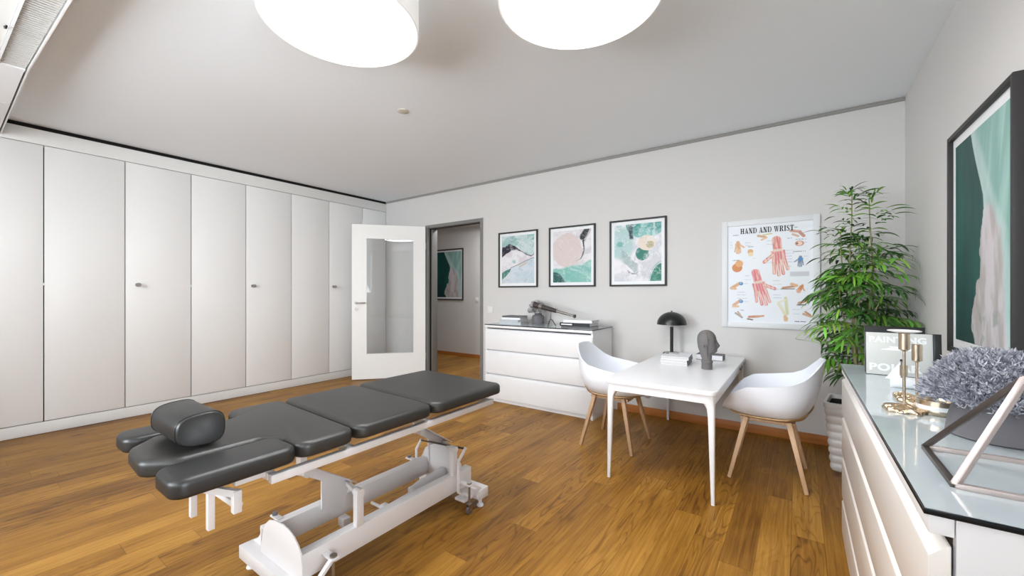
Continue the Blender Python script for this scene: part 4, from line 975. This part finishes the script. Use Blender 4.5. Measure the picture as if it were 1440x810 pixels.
# ------------------------------------------------------------------ dresser on the right wall
rx0, rx1, ry0, ry1, rz = .172, .612, .926, 2.545, .844
t = thing('dresser', 'long white four-tier dresser with a glass top along the right wall', 'dresser', ((rx0 + rx1) / 2, (ry0 + ry1) / 2, 0))
b = MB(); b.box(rx0 + .031, rx1, ry0, ry0 + .018, 0, rz - .001, bev=.001); b.box(rx0 + .028, rx1, ry1 - .018, ry1, 0, .815, bev=.001); b.box(rx1 - .012, rx1, ry0 + .018, ry1 - .018, .02, .815)
b.box(rx0 + .05, rx1 - .012, ry0 + .018, ry1 - .018, .03, .80)
b.build('body', M_white, t, smooth=False)
m = MB(); m.box(rx0, rx0 + .0295, ry0, ry1, .812, rz - .0005, bev=.0015); m.box(rx0 + .0300, rx1, ry0 + .019, ry1, .816, rz - .0005)
m.build('top_board', M_white, t)
BX(rx0 + .045, rx0 + .06, ry0 + .018, ry1 - .018, 0, .03).build('plinth', M_white, t)
for z0, z1 in ((.035, .208), (.218, .416), (.426, .611), (.621, .797)):
    MB().prism([(rx0, z0), (rx0, z1 - .022), (rx0 + .022, z1), (rx0 + .026, z1), (rx0 + .026, z0)], 'Y', ry0 + .001, ry1 - .001, bev=.0012).build('drawer', M_cream, t)
gt = BX(rx0 - .007, rx1 + .010, ry0 - .008, ry1 + .006, rz, rz + .0095, bev=.0008).build('glass_top', M_glassedge, t)
BX(rx0 - .0055, rx1 + .009, ry0 - .0065, ry1 + .0045, rz + .0097, rz + .0107).build('glass_surface', M_glasstop, gt, smooth=False)
RT = rz + .011

# framed sign and the black frame behind it
M_sign = mat('sign_board', srgb(198, 200, 196), .35, var=.06, scale=9)
t = thing('framed_sign', 'pale grey sign with white capital letters leaning at the far end of the dresser', 'sign', (.34, 2.29, RT))
tilt = Matrix.Translation((.34, 2.29, RT)) @ Matrix.Rotation(R(-5), 4, 'X')
def tl(mb): mb.bm.transform(tilt); return mb
tl(BX(-.103, .10, 0, .006, 0.002, .178, bev=.001)).build('board', M_sign, t)
m = MB(); m.box(-.104, .124, .0065, .022, .0015, .180, bev=.001); m.box(.1005, .124, -.004, .0065, .0015, .180, bev=.001); tl(m).build('frame', M_black, t)
m = MB(); 
pts_ = [(-.055 + .12 * k / 12, .108 + .012 * math.sin(PI * k / 12)) for k in range(13)]; m.prism(pts_ + [(.075, .106), (-.055, .106)], 'Y', -.0008, 0)
m.prism([(-.03, .118), (.02, .118), (.02, .122), (-.03, .122)], 'Y', -.0008, 0)
tl(m).build('printed_shape', M_mount, t, smooth=False)
MW = mat('sign_lettering', srgb(226, 228, 228), .5, var=0)
def sgt(body, x, z, size, al='LEFT', xs=1.15):
    cu = text(body, size, (x, 0, z), RX, MW, type('P', (), {'location': (0, 0, 0)})() if False else t, 'lettering', off=.0016, xs=xs, align=al)
    # re-place in the tilted frame of the board
    cu.data.transform(Matrix.Translation(Vector(t.location))); cu.data.transform(tilt); cu.data.transform(Matrix.Translation(-Vector(t.location)))
sgt('PAINTING', -.095, .138, .034, xs=1.1); sgt('POLAR', -.095, .020, .040, xs=1.25)
t = thing('picture_frame', 'plain black picture frame standing behind the pale sign on the dresser', 'frame', (.335, 2.345, RT))
tilt2 = Matrix.Translation((.335, 2.345, RT)) @ Matrix.Rotation(R(-7), 4, 'X')
m = BX(-.097, .095, 0, .016, .001, .202, bev=.001); m.bm.transform(tilt2); m.build('frame', M_black, t)
m = BX(-.08, .078, .0165, .018, .018, .185); m.bm.transform(tilt2); m.build('backing_board', M_cov_d, t)

# candlesticks
def candlestick(x, y, hh, cup_h, cup_r, br, lab, seed, cup=True):
    t = thing('candlestick', lab, 'candlestick', (x, y, RT), 'brass candlesticks on the dresser'); rn = random.Random(seed)
    rg = []; n = 40; ph = [rn.random() * 6 for _ in range(4)]
    for r_, z_ in ((.05, 0), (1, .0), (1.04, .004), (.98, .010), (.7, .013), (.3, .016), (.06, .020)):
        rg.append([(x + br * r_ * (1 + .12 * math.sin(5 * a + ph[0]) + .07 * math.sin(9 * a + ph[1])) * math.cos(a), y + br * r_ * (1 + .12 * math.sin(5 * a + ph[0]) + .07 * math.sin(9 * a + ph[1])) * math.sin(a), RT + z_ + (.003 * math.sin(7 * a + ph[2]) if z_ > 0 and r_ > .2 else 0)) for a in [2 * PI * k / n for k in range(n)]])
    MB().rings(rg).build('base', M_goldcast, t, angle=60)
    MB().cyl((x, y, RT + .014), (x, y, RT + hh), .0035, n=12).build('stem', M_gold, t)
    MB().lathe([(0, -.006), (.004, -.006), (cup_r, 0.0), (cup_r, cup_h), (cup_r - .002, cup_h), (cup_r - .002, .01), (0, .01)], (x, y, RT + hh), 32).build('candle_cup', M_gold, t)
    return t
candlestick(.2525, 1.632, .180, .046, .0128, .046, 'tallest brass candlestick on the dresser, nearest the camera', 1)
candlestick(.3005, 1.756, .135, .050, .0125, .038, 'mid-height brass candlestick, rightmost of the three by the grey bush', 2)
candlestick(.282, 1.830, .074, .033, .0098, .024, 'shortest brass candlestick standing behind the two taller ones', 3)
t = MB().lathe([(0, 0), (.016, .0), (.036, .005), (.038, .007), (.035, .0085), (.014, .0045), (0, .0045)], (.2525, 1.632, RT + .180 + .0475), 40)
tag(t.build('saucer', M_porcelain), 'shallow white saucer resting on top of the tallest candlestick', 'saucer')
# brass tealight bowl
t = thing('tealight_bowl', 'low round brass bowl with a white band beside the candlesticks', 'bowl', (.326, 1.650, RT)); r = .046
MB().lathe([(0, 0), (r * .92, 0), (r, .006), (r, .014), (r + .0005, .014)], (.326, 1.650, RT), 40).build('bowl_foot', M_gold, t)
MB().lathe([(r + .0005, .014), (r + .0008, .026)], (.326, 1.650, RT), 40).build('white_band', M_porcelain, t)
MB().lathe([(r + .0005, .026), (r + .001, .040), (r - .003, .041), (r - .005, .03), (0, .03)], (.326, 1.650, RT), 40).build('bowl_rim', M_gold, t)
# porcelain boat
t = thing('boat_figurine', 'white porcelain sailing boat with a black-tipped sail in front of the pale sign', 'figurine', (.36, 2.02, RT))
rg = []
for k in range(13):
    f_ = k / 12; xx = .275 + .20 * f_; w_ = .028 * math.sin(PI * (.04 + .92 * f_)) ** .7 + .002; top = .034 + .010 * (2 * f_ - 1) ** 2
    rg.append([(xx, 2.02 - w_, RT + top), (xx, 2.02 - w_ * .75, RT + .012), (xx, 2.02 - w_ * .3, RT + .001), (xx, 2.02 + w_ * .3, RT + .001), (xx, 2.02 + w_ * .75, RT + .012), (xx, 2.02 + w_, RT + top), (xx, 2.02 + w_ * .8, RT + top - .004), (xx, 2.02 - w_ * .8, RT + top - .004)])
MB().rings(rg).build('hull', M_porcelain, t, angle=60)
MB().cyl((.305, 2.02, RT + .02), (.305, 2.02, RT + .098), .0018, n=8).build('mast', M_cov_d, t)
MB().prism([(.255, .022), (.303, .020), (.3035, .092)], 'Y', 2.018, 2.022).bm
m = MB().prism([(.262, RT + .030), (.3025, RT + .030), (.3025, RT + .095)], 'Y', 2.0185, 2.0215); m.build('sail', M_porcelain, t, smooth=False)
MB().lathe([(0, -.004), (.004, 0), (.003, .005), (0, .007)], (.3045, 2.02, RT + .098), 12).build('mast_tip', M_black, t)

# grey bush in a stoneware pot
px_, py_ = .388, 1.455
t = thing('potted_bush', 'pale grey-lilac dried bush in a wide grey stoneware pot on the dresser', 'plant', (px_, py_, RT))
rg = []
for r_, z_ in ((.01, 0), (.084, 0), (.088, .004), (.083, .040), (.074, .080), (.072, .088), (.067, .088), (.066, .06), (.01, .06)):
    rg.append([(px_ + r_ * 1.0 * math.cos(a), py_ + r_ * math.sin(a), RT + z_) for a in [2 * PI * k / 48 for k in range(48)]])
MB().rings(rg).build('pot', M_pot, t, angle=50)
coral(px_ - .002, py_ + .01, RT + .056, .134, .150, 7500, srgb(140, 142, 154), srgb(216, 217, 226), 9, t, 'bush', ln=.014, w=.0011)
br = MB(); rn = random.Random(5)
for k in range(60):
    a = rn.random() * 2 * PI; rr = rn.uniform(.03, .125); e = Vector((px_ + rr * math.cos(a), py_ + rr * math.sin(a), RT + .075 + .11 * (1 - (rr / .15) ** 2)))
    p0 = Vector((px_ + .02 * math.cos(a), py_ + .02 * math.sin(a), RT + .058)); br.tube([p0, (p0 + e) / 2 + Vector((0, 0, .012)), e], [.0016, .0012, .0008], 5)
br.build('twigs', M_cov_d, t)
# geometric metal pyramid
t = thing('wire_pyramid', 'open rose-grey metal pyramid frame at the near corner of the dresser glass', 'ornament', (.335, 1.15, RT))
A_, B_, C_, D_, E_ = [Vector(p) for p in ((.228, 1.262, RT + .004), (.226, 1.040, RT + .004), (.450, 1.040, RT + .004), (.452, 1.262, RT + .004), (.340, 1.150, RT + .190))]
for p, q, mm in ((A_, B_, M_bronze), (B_, C_, M_rose), (C_, D_, M_rose), (D_, A_, M_rose), (A_, E_, M_bronze), (B_, E_, M_rose), (C_, E_, M_rose), (D_, E_, M_bronze)):
    MB().bar(p, q, .0105, .0095, bev=.0006).build('bar', mm, t)

# ------------------------------------------------------------------ treatment table
t = thing('treatment_table', 'white-framed hydraulic treatment table with charcoal leather cushions', 'treatment table', (-1.70, 1.25, 0)); TT = t
ZT, ZU = .690, .636
def skew(pts): return [(x, y + .035 * (-1.70 - x) / .66 + 0.0) for x, y in pts]
def rp(x0, x1, y0, y1, r=.045): return fillet(skew([(x0, y0), (x1, y0), (x1, y1), (x0, y1)]), r, 8)
pad(rp(-2.035, -1.365, 1.338, 1.862, .05), ZU, ZT, .020).build('foot_cushion', M_leather, t, angle=60)
pad(rp(-2.035, -1.365, .937, 1.330, .05), ZU, ZT, .020).build('seat_cushion', M_leather, t, angle=60)
chest_pts = skew([(-1.365, .715), (-1.365, .930), (-2.035, .930), (-2.035, .700), (-1.90, .700), (-1.895, .640), (-1.885, .43), (-1.80, .352), (-1.63, .352), (-1.555, .43), (-1.552, .655), (-1.49, .715)])
pad(fillet(chest_pts, [.05, .05, .05, .05, .02, .012, .05, .05, .05, .05, .03, .03], 7), ZU, ZT, .020).build('back_cushion', M_leather, t, angle=60)
pad(fillet([(-1.540, .358), (-1.368, .358), (-1.368, .700), (-1.540, .700)], .042, 8), ZU - .002, ZT - .002, .018).build('armrest_cushion', M_leather2, t, angle=60)
pad(fillet([(-2.062, .372), (-1.912, .372), (-1.912, .690), (-2.062, .690)], .042, 8), ZU - .002, ZT - .002, .018).build('armrest_cushion', M_leather2, t, angle=60)
# upper frame
m = MB()
for x in (-1.412, -1.995): m.box(x - .013, x + .013, .625, 1.80, .577, .605, bev=.0015)
for y in (.64, .93, 1.33, 1.785): m.box(-1.98, -1.435, y - .013, y + .013, .579, .603, bev=.0015)
m.build('upper_frame', M_metal, t)
m = MB()
for y in (.72, 1.02, 1.27, 1.42, 1.74):
    for x in (-1.90, -1.56): m.box(x - .02, x + .02, y - .010, y + .010, .603, .638)
m.box(-1.93, -1.905, .70, 1.80, .603, .615)
m.build('cushion_brackets', M_metal, t, smooth=False)
for pth in ([(-1.50, .49, .634), (-1.50, .49, .462)], [(-1.70, .505, .636), (-1.70, .505, .432)]):
    MB().bar(pth[0], pth[1], .019, .019, bev=.0015).build('armrest_post', M_metal, t)
m = MB(); m.bar((-1.455, .545, .575), (-1.455, .545, .505), .024, .024, bev=.002); m.bar((-1.455, .545, .565), (-1.49, .47, .600), .02, .02); m.bar((-1.455, .555, .518), (-1.55, .52, .56), .018, .018)
m.bar((-1.46, .54, .60), (-1.46, .64, .600), .022, .02); m.build('armrest_bracket', M_metal, t)
m = MB(); m.bar((-1.72, .40, .625), (-1.72, .64, .60), .03, .02); m.bar((-1.985, .44, .625), (-1.985, .64, .60), .024, .02); m.build('head_support_bars', M_metal, t)
# base beams (open channels)
for x, s_ in ((-1.545, 1), (-1.845, 1)):
    m = MB(); m.box(x - .004, x + .010, .794, 1.765, .108, .205, bev=.002); m.box(x - .032, x - .004, .794, 1.765, .198, .205, bev=.001); m.box(x - .032, x - .004, .794, 1.765, .108, .115, bev=.001); m.box(x - .036, x - .030, .794, 1.765, .108, .205, bev=.001)
    m.build('base_beam', M_metal, t)
# end feet bars
for y in (.790, 1.765):
    BX(-1.985, -1.440, y - .038, y + .038, .050, .105, bev=.003).build('foot_bar', M_metal, t)
    for x in (-1.955, -1.468):
        MB().lathe([(0, 0), (.018, 0), (.020, .004), (.018, .010), (.010, .016), (.010, .052), (0, .052)], (x, y, 0), 20).build('levelling_foot', M_plast, t)
# guards
def guard(y, nm='end_guard'):
    pts_ = [(-1.862, .104), (-1.855, .15), (-1.845, .19), (-1.82, .235), (-1.785, .262), (-1.738, .275), (-1.667, .281), (-1.62, .275), (-1.584, .261), (-1.553, .24), (-1.532, .215), (-1.523, .168), (-1.52, .104)] if y < 1 else \
           [(-1.90, .10), (-1.90, .19), (-1.86, .26), (-1.78, .30), (-1.70, .30), (-1.63, .275), (-1.575, .23), (-1.552, .18), (-1.548, .10)]
    MB().prism(pts_, 'Y', y - .003, y + .003, bev=.0008).build(nm, M_metal, t)
guard(.790); guard(1.718)
m = MB(); m.prism([(-1.978, .104), (-1.860, .104), (-1.835, .205), (-1.862, .205), (-1.93, .13)], 'Y', .806, .812); m.build('guard_gusset', M_metal, t)
# lift arms
for dy_ in (0, .67):
    m = MB()
    poly = [(.925, .432), (.955, .425), (1.19, .268), (1.18, .245), (1.135, .150), (1.035, .185), (1.035, .320), (.955, .372), (.925, .385)]
    m.prism([(a + dy_, b2) for a, b2 in poly], 'X', -1.832, -1.822, bev=.001)
    m.prism([(a + dy_, b2) for a, b2 in [(.925, .432), (.955, .425), (1.19, .268), (1.19, .262), (.955, .419), (.925, .426)]], 'X', -1.822, -1.775)
    m.cyl((-1.84, .94 + dy_, .405), (-1.765, .94 + dy_, .405), .020, n=18)
    m.build('lift_arm', M_metal, t)
    BX(-1.84, -1.80, .925 + dy_, .955 + dy_, .42, .565, bev=.001).build('lift_strut', M_metal, t)
    m = MB(); py0 = 1.040 + dy_ * .875
    m.box(-1.556, -1.528, py0 - .017, py0 + .017, .204, .345, bev=.002); m.cyl((-1.56, py0, .345), (-1.524, py0, .345), .018, n=20)
    m.build('pivot_post', M_metal, t)
    MB().bar((-1.822, 1.165 + dy_, .262), (-1.556, py0, .342), .018, .018).build('link_bar', M_metal, t)
# motor
m = MB(); m.cyl((-1.70, 1.475, .125), (-1.70, 1.56, .140), .030, .034, n=20); m.cyl((-1.70, 1.56, .140), (-1.70, 1.70, .158), .027, n=20); m.cyl((-1.70, 1.70, .158), (-1.70, 1.71, .160), .022); m.box(-1.735, -1.69, 1.47, 1.50, .085, .145, bev=.006)
m.build('motor', M_motor, t)
m = MB(); m.cyl((-1.70, 1.30, .118), (-1.70, 1.475, .128), .008, n=12); m.box(-1.715, -1.685, 1.275, 1.31, .095, .14, bev=.004); m.cyl((-1.80, 1.29, .118), (-1.60, 1.29, .118), .008, n=10); m.build('motor_rod', M_metal, t)
BX(-1.83, -1.78, 1.12, 1.16, .07, .112, bev=.004).build('beam_bracket', M_metal, t)
# foot lever
for x, pth in ((-1.505, [(1.685, .345), (1.625, .285), (1.625, .118), (1.70, .062)]), (-1.895, [(1.715, .300), (1.675, .255), (1.675, .15)])):
    m = MB()
    for a, b2 in zip(pth, pth[1:]): m.bar((x, *a), (x, *b2), .008, .014, up=(1, 0, 0))
    m.build('foot_lever', M_metal, t)
MB().cyl((-1.505, 1.682, .338), (-1.895, 1.712, .296), .0055, n=10).build('lever_rod', M_bronze, t)
BX(-1.56, -1.49, 1.655, 1.73, .052, .066, bev=.002).build('pedal_plate', M_metal, t)
# castors with levelling rods
for (x, y, z0) in ((-1.46, 1.664, .165), (-1.475, .885, .178)):
    c_ = thing('x', None, None, (0, 0, 0)); bpy.data.objects.remove(c_)
    rod = MB().cyl((x, y, .045), (x, y, z0), .0065, n=12).cyl((x, y, z0), (x, y, z0 + .006), .014, n=14).build('castor_rod', M_chrome, t)
    m = MB(); m.cyl((x - .008, y, .021), (x + .008, y, .021), .021, n=24); m.build('castor_wheel', M_bolt, rod)
    m = MB(); m.box(x - .012, x - .009, y - .012, y + .012, .02, .052); m.box(x + .009, x + .012, y - .012, y + .012, .02, .052); m.box(x - .012, x + .012, y - .012, y + .012, .05, .056); m.build('castor_fork', M_chrome, rod)
    m = MB(); sg = 1 if y > 1 else -1
    m.box(x - .075, x + .016, y - .015, y + .015, z0 - .012, z0 - .004, bev=.001)
    m.bar((x + .005, y + .012 * sg, z0 - .008), (x + .006, y + .085 * sg, .106), .012, .018, up=(1, 0, 0)); m.build('castor_arm', M_metal, t)
for (x, y, z0) in ((-1.90, .868, .208), (-1.915, 1.645, .205)):
    m = MB(); m.box(x - .03, x + .04, y - .014, y + .014, z0 - .008, z0, bev=.002); m.build('bolt_tab', M_metal, t)
    MB().cyl((x - .012, y, z0), (x - .012, y, z0 + .012), .011, n=12).build('bolt', M_bolt, t)

# bolster
pts_ = []
for k in range(40):
    a = 2 * PI * k / 40; cc, ss = math.cos(a), math.sin(a); f_ = (abs(cc) ** 3.0 + abs(ss) ** 3.0) ** (-1 / 3.0); pts_.append((.498 + .068 * cc * f_, ZT + .009 + .053 + .053 * ss * f_ * (1 + .10 * cc)))
rg = []
for x, s_ in ((-1.862, .0), (-1.862, .90), (-1.857, .975), (-1.848, 1.0), (-1.612, 1.0), (-1.603, .975), (-1.598, .92), (-1.598, .0)):
    s_ = max(s_, .02); rg.append([(x + .02 * (y - .5), .498 + (y - .498) * s_, ZT + .062 + (z - ZT - .062) * s_) for y, z in pts_])
t = thing('bolster_cushion', 'rounded black leather bolster lying on the head end of the treatment table', 'cushion', (-1.73, .498, ZT + .008))
MB().rings(rg).build('upholstery', M_leather2, t, angle=50)
for x in (-1.852, -1.607):
    MB().tube([(x + .02 * (y - .5), .498 + (y - .498) * 1.0, ZT + .062 + (z - ZT - .062) * 1.0) for y, z in pts_ + pts_[:1]], .0015, 6).build('piping', M_black, t)

# ------------------------------------------------------------------ light
sc = bpy.context.scene
w = bpy.data.worlds.new('sky'); sc.world = w; w.use_nodes = True
bg = w.node_tree.nodes['Background']; bg.inputs[0].default_value = (.86, .93, 1, 1); bg.inputs[1].default_value = 1.0
def area(name, loc, rot, sx, sy, power, col=(1, 1, 1)):
    l = bpy.data.lights.new(name, 'AREA'); l.shape = 'RECTANGLE'; l.size = sx; l.size_y = sy; l.energy = power; l.color = col
    o = bpy.data.objects.new(name, l); COL.objects.link(o); o.location = loc; o.rotation_euler = rot; return o
SKY = (.90, .955, 1)
for i, (a, b) in enumerate(wins):            # broad sky glow outside each window, leaning back so that it reaches the ceiling too
    area('window_daylight', ((a + b) / 2, YS - (.75, .75, .85)[i], (1.70, 1.70, 1.75)[i]), (R(90 + (15, 25, 30)[i]), 0, 0), b - a + .7, 2.3, (24, 330, 125)[i], SKY)
area('window_daylight', (XR + .75, (SW0 + SW1) / 2, 1.35), (R(90 + 30), 0, R(90)), 1.0, 2.5, 235, SKY)  # lamp behind the added side window, brightens wardrobes and ceiling
for x, y in ((-1.735, 1.085), (-.762, 1.575)):
    l = bpy.data.lights.new('ceiling_lamp_glow', 'AREA'); l.shape = 'DISK'; l.size = .66; l.energy = 16; l.color = (.98, .985, 1)
    o = bpy.data.objects.new('ceiling_lamp_glow', l); COL.objects.link(o); o.location = (x, y, 2.437)
area('hall_fill_light', (-4.0, 4.9, 2.58), (0, 0, 0), .5, .5, 19, (.97, .98, 1))  # out-of-view lamp added to light the hall

# ------------------------------------------------------------------ camera
cam = bpy.data.cameras.new('camera'); co = bpy.data.objects.new('camera', cam); COL.objects.link(co); sc.camera = co
cam.sensor_width = 36; cam.lens = 570 / 1440 * 36; cam.shift_y = 7 / 1440; cam.clip_start = .02
co.location = (0, 0, 1.2); co.rotation_euler = (R(90), 0, math.atan(403 / 570))
vs = sc.view_settings; vs.view_transform = 'Standard'; vs.look = 'None'; vs.gamma = 1; vs.use_curve_mapping = False; vs.exposure = .30
sc.display_settings.display_device = 'sRGB'
